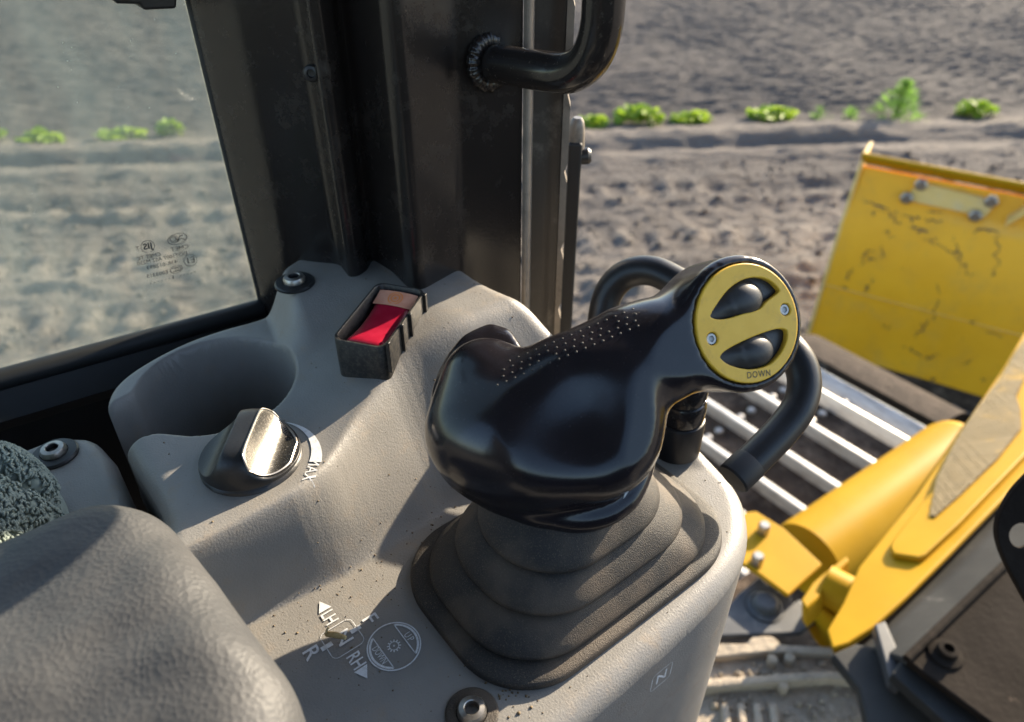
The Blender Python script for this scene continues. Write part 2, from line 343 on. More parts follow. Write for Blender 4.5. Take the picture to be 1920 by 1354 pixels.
def poly_geo(pts, mw): return [np.array(mw @ Vector((x, y, 0))) for x, y in pts], [list(range(len(pts)))]
def stroke_geo(pts, w, mw, closed=False):
    V, F = [], []; n = len(pts)
    for i in range(n if closed else n - 1):
        a = np.array(pts[i]); b = np.array(pts[(i + 1) % n]); d = nrm(b - a); q = np.array([-d[1], d[0]]) * w / 2; e = d * w * 0.4; k = len(V)
        for p in (a - q - e, b - q + e, b + q + e, a + q - e): V.append(np.array(mw @ Vector((p[0], p[1], 0))))
        F.append([k, k + 1, k + 2, k + 3])
    return V, F
def rrect(w, h, r, n=6):
    out = []
    for cx, cy, a0 in ((w - r, h - r, 0), (-w + r, h - r, 90), (-w + r, -h + r, 180), (w - r, -h + r, 270)):
        for k in range(n + 1): a = R(a0 + 90 * k / n); out.append((cx + r * math.cos(a), cy + r * math.sin(a)))
    return out

# numpy gradient noise
def perlin2(x, y, seed=0):
    rs = np.random.default_rng(seed); perm = rs.permutation(512); ang = rs.random(512) * 2 * np.pi
    xi = np.floor(x).astype(int); yi = np.floor(y).astype(int); xf = x - xi; yf = y - yi
    def g(ix, iy, dx, dy):
        h = perm[(perm[ix & 511] + iy) & 511]; return np.cos(ang[h]) * dx + np.sin(ang[h]) * dy
    sx = xf ** 3 * (xf * (xf * 6 - 15) + 10); sy = yf ** 3 * (yf * (yf * 6 - 15) + 10)
    a = g(xi, yi, xf, yf); b = g(xi + 1, yi, xf - 1, yf); c = g(xi, yi + 1, xf, yf - 1); d = g(xi + 1, yi + 1, xf - 1, yf - 1)
    return (a + (b - a) * sx) * (1 - sy) + (c + (d - c) * sx) * sy
def fbm(x, y, o=4, seed=0, gain=0.5):
    s, a = 0, 1.0
    for k in range(o): s = s + a * perlin2(x * 2 ** k, y * 2 ** k, seed + k); a *= gain
    return s
def grid_faces(nx, ny):
    i, j = np.meshgrid(np.arange(nx - 1), np.arange(ny - 1), indexing='ij'); a = (i * ny + j).ravel()
    return np.stack([a, a + ny, a + ny + 1, a + 1], 1)
def sstep(a, b, x): t = np.clip((x - a) / (b - a), 0, 1); return t * t * (3 - 2 * t)

def surface_nets(f, org, h):
    """naive surface nets of the zero level of f (negative inside)"""
    ins = f < 0; nx, ny, nz = f.shape
    corner = [(i, j, k) for i in (0, 1) for j in (0, 1) for k in (0, 1)]
    sl = lambda a, c: a[c[0]:nx - 1 + c[0], c[1]:ny - 1 + c[1], c[2]:nz - 1 + c[2]]
    cnt = sum(sl(ins, c).astype(np.int8) for c in corner); act = (cnt > 0) & (cnt < 8)
    idx = -np.ones(act.shape, int); cells = np.argwhere(act); idx[tuple(cells.T)] = np.arange(len(cells))
    vals = {c: sl(f, c)[act] for c in corner}; acc = np.zeros((len(cells), 3)); w = np.zeros(len(cells))
    for a in corner:
        for ax in range(3):
            if a[ax] == 0:
                b = list(a); b[ax] = 1; b = tuple(b); va, vb = vals[a], vals[b]; cr = (va < 0) != (vb < 0)
                t = np.where(cr, va / np.where(cr, va - vb, 1), 0); p = np.array(a, float)[None] + t[:, None] * (np.array(b) - np.array(a))[None]
                acc += p * cr[:, None]; w += cr
    V = (cells + acc / w[:, None]) * h + org; F = []
    for ax in range(3):
        n2 = [1, 1, 1]; n2[ax] = 0
        A = ins[tuple(slice(1 if n2[d] else 0, (nx, ny, nz)[d] - 1) for d in range(3))]
        B = ins[tuple(slice(1, None) if d == ax else slice(1, (nx, ny, nz)[d] - 1) for d in range(3))]
        e = np.argwhere(A != B)
        o = np.array(n2); g = e + o; u, v = [d for d in range(3) if d != ax]
        du = np.zeros(3, int); du[u] = 1; dv = np.zeros(3, int); dv[v] = 1
        q = np.stack([idx[tuple((g - s).T)] for s in (du * 0, du, du + dv, dv)], 1); q = q[(q >= 0).all(1)]; F.append(q)
    return V, np.concatenate(F)
def smin(a, b, k): h = np.clip(0.5 + 0.5 * (b - a) / k, 0, 1); return b + (a - b) * h - k * h * (1 - h)
def sd_cone(P, a, b, r1, r2):
    ba = b - a; t = np.clip(((P - a) @ ba) / (ba @ ba), 0, 1); return np.linalg.norm(P - a - t[..., None] * ba, axis=-1) - (r1 + (r2 - r1) * t)
def sd_cyl(P, c, ax, r, h, rnd):
    q = P - c; y = q @ ax; rr = np.linalg.norm(q - y[..., None] * ax, axis=-1); d0 = rr - r + rnd; d1 = np.abs(y) - h + rnd
    return np.minimum(np.maximum(d0, d1), 0) + np.hypot(np.maximum(d0, 0), np.maximum(d1, 0)) - rnd
def sd_box(P, c, hx, r):
    q = np.abs(P - np.asarray(c)) - (np.asarray(hx) - r); return np.minimum(q.max(-1), 0) + np.linalg.norm(np.maximum(q, 0), axis=-1) - r
def vox(lo, hi, h):
    ax = [np.arange(lo[d], hi[d] + h, h) for d in range(3)]; return np.stack(np.meshgrid(*ax, indexing='ij'), -1)

# ================================================================== THE SETTING: ground and field
RD = nrm((0.557, 0.83, 0)); ND = np.array([-RD[1], RD[0], 0])        # along / across the field rows
def ground_h(s, t):
    lump = fbm(s * 5.5, t * 1.7, 4, 3); fine = fbm(s * 14, t * 7, 3, 8)
    road = np.exp(-((s - 5.85) / 0.16) ** 2) * 0.055 + np.exp(-((s - 5.40) / 0.13) ** 2) * 0.045 - np.exp(-((s - 5.63) / 0.10) ** 2) * 0.045 + .026 * np.exp(-((s - 4.98) / .08) ** 2) + .022 * np.exp(-((s - 4.62) / .06) ** 2) - .02 * np.exp(-((s - 4.8) / .07) ** 2) + .02 * np.exp(-((s - 4.1) / .07) ** 2)
    road = road * (1 + 0.7 * fbm(t * 1.1, s * 0.3, 3, 21)) + 0.020 * fbm(s * 14, t * 4.0, 3, 5)
    wander = 0.05 * np.sin(t * 0.9) + 0.04 * fbm(t * 0.6, s * 0.1, 2, 31)
    cle0 = sstep(-.2, .5, np.sin(t * 2 * np.pi / .23 + 1.5 * fbm(t * .8, s * .5, 2, 33))); bnd = sum(np.exp(-((s - c_ - .05 * np.sin(t * .7)) / .13) ** 4) for c_ in (4.75, 4.05, 3.45)); trk = bnd * cle0 * sstep(3.0, 1.2, t)
    near = sstep(5.3, 4.6, s) * (0.026 * np.abs(lump) + 0.020 * fine + 0.022 * np.abs(fbm(s * 17, t * 12, 3, 90)) + trk * .022 + 0.03 * fbm(s * 0.9, t * 0.7, 3, 14) + 0.04 * np.exp(-((s - 3.7 + wander) / 0.2) ** 2))
    fld = sstep(6.1, 6.5, s)
    furrow = 0.017 * np.sin((s + 0.03 * np.sin(t * 2.1)) * 2 * np.pi / 0.13 + 1.4 * fbm(s * 1.1, t * 0.7, 2, 40)) + 0.005 * sstep(1, 5, t) * np.sin((t + 0.5 * s) * 2 * np.pi / 0.24 + 2.5 * fbm(s * .9, t * .9, 2, 44))
    h = road * (1 - fld) + near + fld * (furrow * (0.75 + 0.5 * fbm(s * .8, t * .8, 2, 60)) + 0.018 * fbm(s * 5, t * 2.6, 4, 50) + 0.012 * fine) + 0.012 * fbm(s * 6, t * 4, 3, 77)
    dry = sstep(5.0, 4.3, s) * (0.22 + 0.5 * fbm(s * 1.6, t * 0.6, 4, 15)) + .35 * trk + 0.45 * (np.exp(-((s - 5.9) / 0.2) ** 2) + np.exp(-((s - 5.42) / 0.15) ** 2)) + 0.12 * (1 - fld) - 0.02
    return h, dry
def ground():
    n1, n2 = 560, 620
    s = np.concatenate([np.linspace(-60, 1.2, 12)[:-1], np.linspace(1.2, 13.0, n1), np.geomspace(13.1, 900, 30)])
    t = np.concatenate([-np.geomspace(900, 8.1, 24), np.linspace(-8, 11.5, n2), np.geomspace(11.7, 900, 24)])
    Sg, Tg = np.meshgrid(s, t, indexing='ij'); h, dry = ground_h(Sg, Tg); far = (Sg < 1) | (Sg > 60) | (np.abs(Tg) > 30); h = np.where(far, 0, h)
    V = (Sg[..., None] * ND + Tg[..., None] * RD + h[..., None] * zz).reshape(-1, 3)
    o = mesh('ground', V, grid_faces(len(s), len(t)), 'soil', None, True); o['kind'] = 'structure'
    a = o.data.attributes.new('dry', 'FLOAT', 'POINT'); a.data.foreach_set('value', dry.ravel().astype(np.float32))
ground()
def gz(p):
    h, _ = ground_h(np.array([p @ ND]), np.array([p @ RD])); return float(h[0])

# soil clods between the machine and the track ruts: one scattered mass
def clods():
    parts = []; V, F = [], []; ico = bmesh.new(); bmesh.ops.create_icosphere(ico, subdivisions=1, radius=1)
    iv = np.array([v.co for v in ico.verts]); fi = [[v.index for v in f.verts] for f in ico.faces]; ico.free()
    VV, FF = [], []; k = 0
    for i in range(4200):
        s = RNG.uniform(2.6, 5.3); t = RNG.uniform(-4, 8.5); r = 0.007 + 0.02 * RNG.random() ** 5
        p = ND * s + RD * t; h, _ = ground_h(np.array([s]), np.array([t])); p = p + zz * (h[0] + r * .2)
        VV.append(iv * (r * (0.65 + 0.6 * RNG.random((len(iv), 1)))) * np.array([1.2, 1, .75]) + p); FF.append(np.array(fi) + k); k += len(iv)
    o = mesh('soil_clods', np.concatenate(VV), np.concatenate(FF), 'soil', None, False); a = o.data.attributes.new('dry', 'FLOAT', 'POINT'); a.data.foreach_set('value', np.repeat(RNG.uniform(.1, .55, len(VV)), len(iv)).astype(np.float32)); o['kind'] = 'stuff'; o['label'] = 'scattered brown soil clods on the churned bare ground'
clods()

# ------------------------------------------------------------------ weeds along the field edge
def weed(u, v, width, height, n, m, label, feather=False, flop=0.0):
    p = W(u, v, -2.2); p[2] = gz(p) - 0.01
    o = thing('weed_plant', p, label, 'weed', 'green weeds along the field edge'); V, F = [], []; SV, SF = [], []
    stems = max(4, n // 16)
    for i in range(n):
        a = RNG.uniform(0, 2 * math.pi); q = RNG.random() ** 0.6
        if feather:
            hh = RNG.random(); spread = (1 - hh) ** 0.8 * width / 2; c = p + np.array([math.cos(a), math.sin(a), 0]) * spread * q + zz * (hh * height)
            l, w = 0.035 + .02 * RNG.random(), 0.006; d = nrm([math.cos(a), math.sin(a), 0.8])
        else:
            c = p + rt * (width / 2 * math.cos(a) * q) + fh * (width * .3 * math.sin(a) * q); c = c + zz * (height * (0.25 + .75 * RNG.random()) * (1 - .45 * q))
            l = (0.03 + 0.03 * RNG.random()) * (1.3 if height > .2 else 1.0); w = l * .62; d = nrm([math.cos(a), math.sin(a), RNG.uniform(-.2, .6)])
        sd_ = nrm(np.cross(d, nrm([RNG.normal(), RNG.normal(), 1.5]))); nn = np.cross(sd_, d); k = len(V)
        V += [c - d * l, c - d * l * .2 + sd_ * w + nn * w * .25, c + d * l * .5 + sd_ * w * .7 + nn * w * .2, c + d * l, c + d * l * .5 - sd_ * w * .7 + nn * w * .2, c - d * l * .2 - sd_ * w + nn * w * .25, c + d * l * .1]
        F += [[k, k + 1, k + 6], [k + 1, k + 2, k + 6], [k + 2, k + 3, k + 6], [k + 3, k + 4, k + 6], [k + 4, k + 5, k + 6], [k + 5, k, k + 6]]
        if i % max(1, n // stems) == 0:
            k = len(SV); b = p + (c - p) * .05; b[2] = p[2]
            for q_ in (b, (b + c) / 2 + zz * .01, c): SV += [q_ + sd_ * .003, q_ - sd_ * .003, q_ + np.cross(sd_, zz) * .003]
            SF += [[k, k + 1, k + 4, k + 3], [k + 1, k + 2, k + 5, k + 4], [k + 2, k, k + 3, k + 5], [k + 3, k + 4, k + 7, k + 6], [k + 4, k + 5, k + 8, k + 7], [k + 5, k + 3, k + 6, k + 8]]
    mesh('foliage', V, F, m, o, False); mesh('stem', SV, SF, m, o, False)
weed(1117, 236, .26, .09, 60, 'leaf', 'low light green weed just right of the door pillar edge')
weed(1195, 232, .42, 0.176, 150, 'leaf', 'bushy green weed with a taller middle, beside the lowest weed by the pillar')
weed(1295, 228, .36, 0.096, 110, 'leaf', 'flat wide green weed between the bushy weed and the bare gap')
weed(1446, 222, .40, 0.112, 110, 'leaf', 'bright yellow-green weed with three rounded tufts')
weed(1535, 221, .20, .10, 45, 'leafdull', 'small faint green weed right of the three-tufted weed', True)
weed(1594, 221, .16, .09, 40, 'leafdull', 'tiny sparse weed at the foot of the tall feathery weed', True)
weed(1680, 220, .50, 0.320, 420, 'leafdull', 'tall pointed feathery green weed, the tallest along the field edge', True)
weed(1826, 218, .34, 0.152, 110, 'leaf', 'round bright green weed right of the tall feathery weed')
weed(-8, 268, .20, .16, 60, 'leaf', 'green weed cut by the left edge seen through the window')
weed(78, 268, .36, .12, 90, 'leaf', 'low green weed behind the glass near the left edge')
weed(232, 262, .42, .10, 90, 'leaf', 'long low green weed in the middle of the window')
weed(322, 254, .20, .14, 60, 'leaf', 'compact green weed in the window close to the dark pillar')

# ================================================================== CAB WINDOW
XW = -0.5
def wp(u, v): return PL(u, v, (XW, 0, 0), np.array([1.0, 0, 0]))
g_r = wp(350, 0)[1]; zb1 = wp(487, 562)[2]; zb0 = wp(0, 692)[2]; slope = (zb1 - zb0) / (wp(487, 562)[1] - wp(0, 692)[1])
def zbot(y): return zb1 + slope * (y - g_r)
win = thing('cab_window', (XW, -.2, 1.9), 'dusty clear cab side window with mirrored safety marks in its lower corner', 'window')
prism('glass_pane', [(XW, -0.75, zbot(-.75)), (XW, g_r, zbot(g_r)), (XW, g_r, 2.72), (XW, -.75, 2.72)], (-.005, 0, 0), 'glass', win)
tube('window_seal', [(XW + .004, -.75, zbot(-.75) - .005), (XW + .004, g_r, zbot(g_r) - .005)], .007, 'seal', win, 12, 1)
tube('window_seal', [(XW + .002, g_r + .002, zbot(g_r) - .008), (XW + .002, g_r + .002, 2.72)], .0035, 'seal', win, 12, 1)
prism('lower_frame', [(XW + .006, -.75, zbot(-.75) - .012), (XW + .006, g_r + .02, zbot(g_r) - .012), (XW + .016, g_r + .02, zbot(g_r) - .03), (XW + .016, -.75, zbot(-.75) - .03)], (-.02, 0, -.02), 'seal', win)
# mirrored print, readable from outside
gparts = []
def gm(u, v, lift=.0012):
    p = wp(u, v); return basis(p + np.array([lift, 0, 0]), (0, -1, 0), (0, .0, 1))
def roll(mw, a): return mw @ Matrix.Rotation(a, 4, 'Z')
TZ = .0039; A_ = -slope
for body, u, v, sz, sx in (('T', 257, 465, TZ, 1), ('CMET TC', 278, 480, TZ, .95), ('CMET', 336, 464, TZ, 1.2), ('DOT1007 AS2 M250', 304, 483.5, TZ, .98),
                           ('43R-012893', 303, 495.5, TZ, 1.05), ('E003315', 294, 513, TZ, 1.05)):
    gparts.append(text_geo(body, sz, roll(gm(u, v), 0.09), sx=sx))
gparts.append(text_geo('JIS', .0060, roll(gm(276, 461), .09), bold=.00018)); gparts.append(ring_geo(.0041, .00445, 32, gm(276, 461), 1.0, -1.2, 4.6))
gparts.append(ring_geo(.0037, .0040, 36, gm(331.5, 447), 1.65)); gparts.append(ring_geo(.0014, .0018, 24, gm(323.5, 447.5), 1.3)); gparts.append(ring_geo(.0024, .0027, 24, gm(324, 447.8), 1.2, 0.9, 5.4))
gparts.append(stroke_geo([(.0018, .0006), (.0001, -.0006), (-.0018, .0021), (-.0035, .0017)], .0005, gm(333, 447)))
gparts.append(stroke_geo([(.0018, -.0012), (-.0012, .0006), (-.0038, -.0014)], .0005, gm(335, 448)))
gparts.append(text_geo('E1', .0066, roll(gm(356, 487), .09))); gparts.append(ring_geo(.0042, .00455, 36, gm(356, 487)))
for k in range(3): gparts.append(ring_geo(.0013, .0017, 14, gm(334 - k * 4.6, 502.5 + k * 1.1), 1, .9, 5.4))
gparts.append(ring_geo(.0027, .0030, 32, gm(329.5, 503.5), 1.45))
for k in range(13):
    if k == 7: gparts.append(text_geo('1', TZ, roll(gm(324, 518.5), .09))); continue
    gparts.append(ring_geo(.00005, .0004, 8, gm(282 + k * 6.9, 530 - k * 1.75)))
V, F = merge(gparts); mesh('safety_mark', V, F, 'inkdark', win, False)
# window latch hanging at the top
la = thing('window_latch', D(275, 4, .56), 'black plastic window latch at the top edge of the side window', 'latch')
prism('latch_body', [PL(u, v, (-.484, 0, 0), np.array([1.0, 0, 0])) for u, v in ((212, -60), (212, 2), (222, 8), (262, 9), (270, 20), (332, 17), (334, -60))], (-.016, 0, 0), 'black', la, .004)
tube('latch_pin', [PL(240, -30, (-.478, 0, 0), np.array([1.0, 0, 0])), PL(240, -30, (-.499, 0, 0), np.array([1.0, 0, 0]))], .008, 'black', la, 12, 1)

# ================================================================== DOOR PILLAR
def pd(u, v, s): p = W(u, v, -.28); return np.array([p[0] * s, p[1] * s])
def fillet(P, r=.006, n=4):
    out = [P[0]]
    for i in range(1, len(P) - 1):
        a, b, c = P[i - 1], P[i], P[i + 1]; d0 = a - b; d1 = c - b; l = min(r, np.linalg.norm(d0) * .45, np.linalg.norm(d1) * .45)
        p0 = b + nrm(d0) * l; p1 = b + nrm(d1) * l
        for k in range(n + 1): t = k / n; out.append((1 - t) ** 2 * p0 + 2 * t * (1 - t) * b + t * t * p1)
    return out + [P[-1]]
def extrude_plan(name, plan, z0, z1, m, parent, thick=0.004, close=None):
    plan = [np.asarray(p) for p in plan]; V, F = [], []; n = len(plan)
    off = []
    for i, p in enumerate(plan):
        t = nrm(plan[min(i + 1, n - 1)] - plan[max(i - 1, 0)]); nn = np.array([-t[1], t[0]])
        off.append(p + nn * thick)
    loop = plan + off[::-1]; k = len(loop)
    for z in (z0, z1): V += [(p[0], p[1], z) for p in loop]
    for i in range(k): F.append([i, (i + 1) % k, k + (i + 1) % k, k + i])
    for i in range(n - 1): F.append([k + i, k + i + 1, k + k - 2 - i, k + k - 1 - i])
    return mesh(name, V, F, m, parent, True, 40)
pil = thing('door_pillar', (-.43, .22, 1.9), 'dark brown painted steel cab pillar beside the door opening', 'pillar')
plan = [pd(488, 562, 1.085), pd(497, 560, 1.07), pd(545, 535, .99), pd(598, 508, .935), pd(640, 518, .945), pd(655, 522, .915), pd(672, 520, .915), pd(690, 516, .925), pd(703, 522, .965),
        pd(738, 535, .95), pd(765, 541, .915), pd(782, 543, .91), pd(797, 544, .915), pd(870, 530, .955), pd(976, 590, 1.08)]
extrude_plan('folded_panel', fillet(plan, .005), 1.5, 2.74, 'paint', pil, .004)
extrude_plan('edge_strip', fillet([pd(977, 590, 1.076), pd(984, 590, 1.07), pd(991, 592, 1.08), pd(993, 594, 1.12)], .003), 1.5, 2.74, 'strip', pil, .004)
extrude_plan('rear_panel', fillet([pd(988, 594, 1.16), pd(1020, 604, 1.18), pd(1040, 612, 1.18), pd(1040, 612, 1.24)], .004), 1.5, 2.74, 'paintgrey', pil, .004)
# notched strip on the rear panel's edge
q0 = pd(1039, 612, 1.17); q1 = pd(1050, 614, 1.168)
prof = []
zs = list(np.linspace(1.55, 2.72, 40)); V, F = [], []
for i, z in enumerate(np.linspace(1.55, 2.72, 160)):
    w = 1.0 - (0.45 if (abs(((z - 1.915) / .055) % 1 - .5) < .05 and z < 2.2) else 0)
    p = q0 + (q1 - q0) * w
    for x in (q0, p, p * 1.02, q0 * 1.02): V.append((x[0], x[1], z))
for i in range(159):
    for k in range(4): F.append([4 * i + k, 4 * i + (k + 1) % 4, 4 * i + 4 + (k + 1) % 4, 4 * i + 4 + k])
mesh('notched_strip', V, F, 'strip', pil, False)
# small socket bolt on the pillar
pb = thing('tmp', (0, 0, 0), '', ''); bpy.data.objects.remove(pb)
def socket_bolt(name, c, ax, s, parent, washer=True, m1='steel', m0='black'):
    a = nrm(ax)
    b = lathe(name, c, a, ([(1.0 * s, 0), (1.0 * s, .10 * s), (.93 * s, .17 * s), (.6 * s, .2 * s)] if washer else []) + [(.55 * s, .02 * s), (.55 * s, .30 * s), (.47 * s, .42 * s), (.26 * s, .46 * s)] +
              [(.25 * s, .44 * s), (.23 * s, .20 * s), (0, .18 * s)], m0 if washer else m1, parent)
    lathe('socket_head', np.asarray(c) + a * .021 * s, a, [(.56 * s, .15 * s), (.56 * s, .29 * s), (.48 * s, .43 * s), (.30 * s, .47 * s), (.27 * s, .44 * s), (.25 * s, .20 * s), (0, .19 * s)], m1, b, 24)
    return b
pbp = np.array([*pd(640, 518, .94), 0]); d = ray(585, 136); sc = pbp[:2] @ pbp[:2] / (d[:2] @ pbp[:2]); bp = CAM + d * sc * .985
socket_bolt('bolt', bp, nrm([.8, -.55, .1]), .0085, pil, False, 'black')
# grab handle welded to the folded panel
_r = np.linalg.norm(pd(925, 560, 1.015)); t0 = _r / np.linalg.norm(ray(921, 117)[:2])
tv = t0 * .86; rv = tv * np.linalg.norm(ray(1118, 96)[:2])
def hv(u, v): return D(u, v, rv / np.linalg.norm(ray(u, v)[:2]))
h0 = D(905, 116, t0 * 1.015); hc_ = hv(1124, 150); h2 = hv(1149, -320); ea = hc_ + nrm(h0 - hc_) * .034; eb = hc_ + nrm(h2 - hc_) * .034
HP = [h0, (h0 + ea) / 2] + [(1 - t) ** 2 * ea + 2 * t * (1 - t) * hc_ + t * t * eb for t in np.linspace(0, 1, 9)] + [(eb + h2) / 2, h2]
hd = tube('grab_handle', HP, .0106, 'handle', pil, 28, 8)
wc = D(918, 117, t0 * 1.0); wa = nrm(HP[1] - HP[0]); a_, b_ = frame(wa); V, F = [], []; nU, nV = 110, 10
for i in range(nU):
    th = 2 * math.pi * i / nU; rr_ = (.0030 + .0008 * abs(math.sin(i * .40)) + .0003 * math.sin(i * 1.7)); cc = wc + (a_ * math.cos(th) + b_ * math.sin(th)) * .0120
    for j in range(nV):
        ph = 2 * math.pi * j / nV; V.append(cc + (a_ * math.cos(th) + b_ * math.sin(th)) * math.cos(ph) * rr_ * 1.3 + wa * math.sin(ph) * rr_)
for i in range(nU):
    for j in range(nV): F.append([i * nV + j, i * nV + (j + 1) % nV, (i + 1) % nU * nV + (j + 1) % nV, (i + 1) % nU * nV + j])
mesh('weld_bead', V, F, 'paint', hd)
# seal post of the open door
post = thing('door_edge_post', (*pd(1088, 612, 1.3), 1.9), 'slim black post with a pale rounded top beside the door pillar', 'post')
pp = pd(1061, 610, 1.27); ztop = None
d = ray(1081, 262); sc = pp @ pp / (d[:2] @ pp); ztop = (CAM + d * sc)[2]
a_ = nrm([pp[1], -pp[0]]); b_ = nrm([-pp[0], -pp[1]])
pl_ = [pp + a_ * .0050 * x + b_ * .008 * y for x, y in ((-1, 1), (1, 1), (1, -1), (-1, -1))]
prism('post_body', [(*p, ztop) for p in pl_], (0, 0, ztop * -1 + 1.5), 'seal', post, .002)
tube('post_cap', [(*(pp), ztop - .004), (*(pp + a_ * .0005), ztop + .010)], [.0068, .0055], 'strip', post, 16, 1, True, .006)
lathe('post_bolt', (*(pp + a_ * .006), ztop - .012), (a_[0], a_[1], .1), [(.006, -.004), (.006, .004), (.004, .006), (0, .006)], 'black', post, 12)
# dark side wall under the window
sw = thing('cab_side_wall', (-.52, -.2, 1.5), 'black inner cab wall below the side window', 'wall')
prism('wall_panel', [(-.512, -.75, zbot(-.75) - .05), (-.512, g_r + .03, zbot(g_r) - .05), (-.512, g_r + .03, 1.3), (-.512, -.75, 1.3)], (-.012, 0, 0), 'seal', sw)
# cab roof above the camera
rf = thing('cab_roof', (0, 0, 2.76), 'dark cab roof over the operator seat', 'roof')
prism('roof_panel', [(-.62, -.8, 2.75), (.62, -.8, 2.75), (.62, .55, 2.75), (-.62, .55, 2.75)], (0, 0, .06), 'headliner', rf, .01)

# unseen cab rest behind and right of the camera; walls added to darken grip reflections
rw = thing('added_rear_wall', (0, -.82, 1.3), 'unseen dark lower rear cab wall, added to dim reflections in the grip', 'wall')
prism('wall_panel', [(-.62, -.80, 1.25), (.62, -.80, 1.25), (.62, -.80, 2.0), (-.62, -.80, 2.0)], (0, -.03, 0), 'paint', rw)
rs = thing('added_right_wall', (.64, -.1, 1.3), 'unseen dark lower right cab wall, added to dim reflections in the grip', 'wall')
prism('wall_panel', [(.62, -.80, 1.25), (.62, .5, 1.25), (.62, .5, 2.05), (.62, -.80, 2.05)], (.03, 0, 0), 'paint', rs)
seat = thing('operator_seat', (.08, -.4, 1.3), 'black operator seat behind the armrest', 'seat')
box('seat_cushion', (.12, -.30, 1.62), (.17, 0, 0), (0, .24, 0), (0, 0, .07), 'black', seat, .03)
box('backrest', (.12, -.58, 2.02), (.20, 0, 0), (0, .06, -.02), (0, .10, .40), 'black', seat, .03)
cf = thing('cab_floor', (.3, -.1, 1.2), 'dark rubber cab floor under the seat', 'floor')
prism('floor_mat', [(.0, -.8, 1.24), (.62, -.8, 1.24), (.62, .55, 1.24), (.0, .55, 1.24)], (0, 0, -.03), 'seal', cf)

# ================================================================== CONSOLE
Z0 = 2.2 - .34
OUT = [(-.43, .036), (-.415, .020), (-.39, .014), (-.35, .016), (-.30, .018), (-.278, .006), (-.268, -.02), (-.262, -.075), (-.118, -.075), (-.116, .05), (-.120, .18), (-.124, .245),
       (-.136, .283), (-.165, .312), (-.20, .318), (-.25, .292), (-.29, .268), (-.32, .257), (-.354, .249), (-.40, .252), (-.445, .235), (-.462, .20), (-.452, .158), (-.440, .142), (-.436, .125), (-.441, .10), (-.441, .07)]
def chaikin(P, k=2):
    P = [np.asarray(p, float) for p in P]
    for _ in range(k): P = [q for i in range(len(P)) for q in (.75 * P[i] + .25 * P[(i + 1) % len(P)], .25 * P[i] + .75 * P[(i + 1) % len(P)])]
    return P
OUTL = np.array(chaikin(OUT, 3))
def poly_sd(P, poly):
    """signed distance (positive inside) and nearest boundary point"""
    best = np.full(len(P), 1e9); near = np.zeros((len(P), 2)); inside = np.zeros(len(P), bool); n = len(poly)
    for i in range(n):
        a, b = poly[i], poly[(i + 1) % n]; ab = b - a; t = np.clip(((P - a) @ ab) / (ab @ ab), 0, 1); q = a + t[:, None] * ab; d = np.linalg.norm(P - q, axis=1)
        m = d < best; best[m] = d[m]; near[m] = q[m]
        c = ((a[1] > P[:, 1]) != (b[1] > P[:, 1])); x = a[0] + (P[:, 1] - a[1]) / (b[1] - a[1] + 1e-12) * ab[0]; inside ^= c & (P[:, 0] < x)
    return np.where(inside, best, -best), near
YT = [-.1, .03, .085, .100, .115, .165, .25, .33]; XT = [-.270, -.270, -.272, -.280, -.293, -.319, -.316, -.30]; XB = [-.264, -.264, -.262, -.262, -.262, -.268, -.235, -.180]
CUP = np.array([-.385, .076]); CUPR = .0465
def con_h(x, y):
    """console surface height"""
    yt = y + 0.0
    xt = np.interp(yt, YT, XT); xb = np.interp(yt, YT, XB)
    xt2 = sum(np.interp(yt + o, YT, XT) for o in (-.012, -.006, 0, .006, .012)) / 5; xb2 = sum(np.interp(yt + o, YT, XB) for o in (-.012, -.006, 0, .006, .012)) / 5
    f = (x - xt2) / (xb2 - xt2); w = xb2 - xt2
    ff = np.clip(f, 0, 1); e = np.clip(.006 / np.maximum(w, .006), .1, .5)
    # linear slope with rounded ends
    g = np.clip(f, -e, 1 + e)
    lin = np.where(g < e, (g + e) ** 2 / (4 * e), np.where(g > 1 - e, 1 - (1 + e - g) ** 2 / (4 * e), g))
    wl = sstep(-.365, -.415, x); rise = .025 * (wl * sstep(.124, .147, y + (x + .42) * .2) + (1 - wl) * sstep(.09, .215, y)); h = Z0 + (.06 + rise) * (1 - np.clip(lin, 0, 1))
    d = CUPR - np.hypot(x - CUP[0], y - CUP[1]); dn = .0205 - np.abs(x + .384) - np.maximum(y - .076, 0) * 9
    k = .008; hh = np.clip(.5 + .5 * (d - dn) / k, 0, 1); both = dn + (d - dn) * hh + k * hh * (1 - hh)
    h = h - .075 * sstep(-.0005, .0065, d) - (1 - sstep(-.0005, .0065, d)) * .052 * sstep(-.0005, .006, both) * sstep(.076, .06, y)
    h = h + .0025 * sstep(-.004, -.0015, np.minimum(both, 0)) * sstep(.001, -.001, both) * 0
    return h
def con_z(p): return float(con_h(np.array([p[0]]), np.array([p[1]]))[0])
con = thing('control_console', (-.28, .13, Z0), 'grey moulded side console with cup holder and white printed lever marks', 'console')
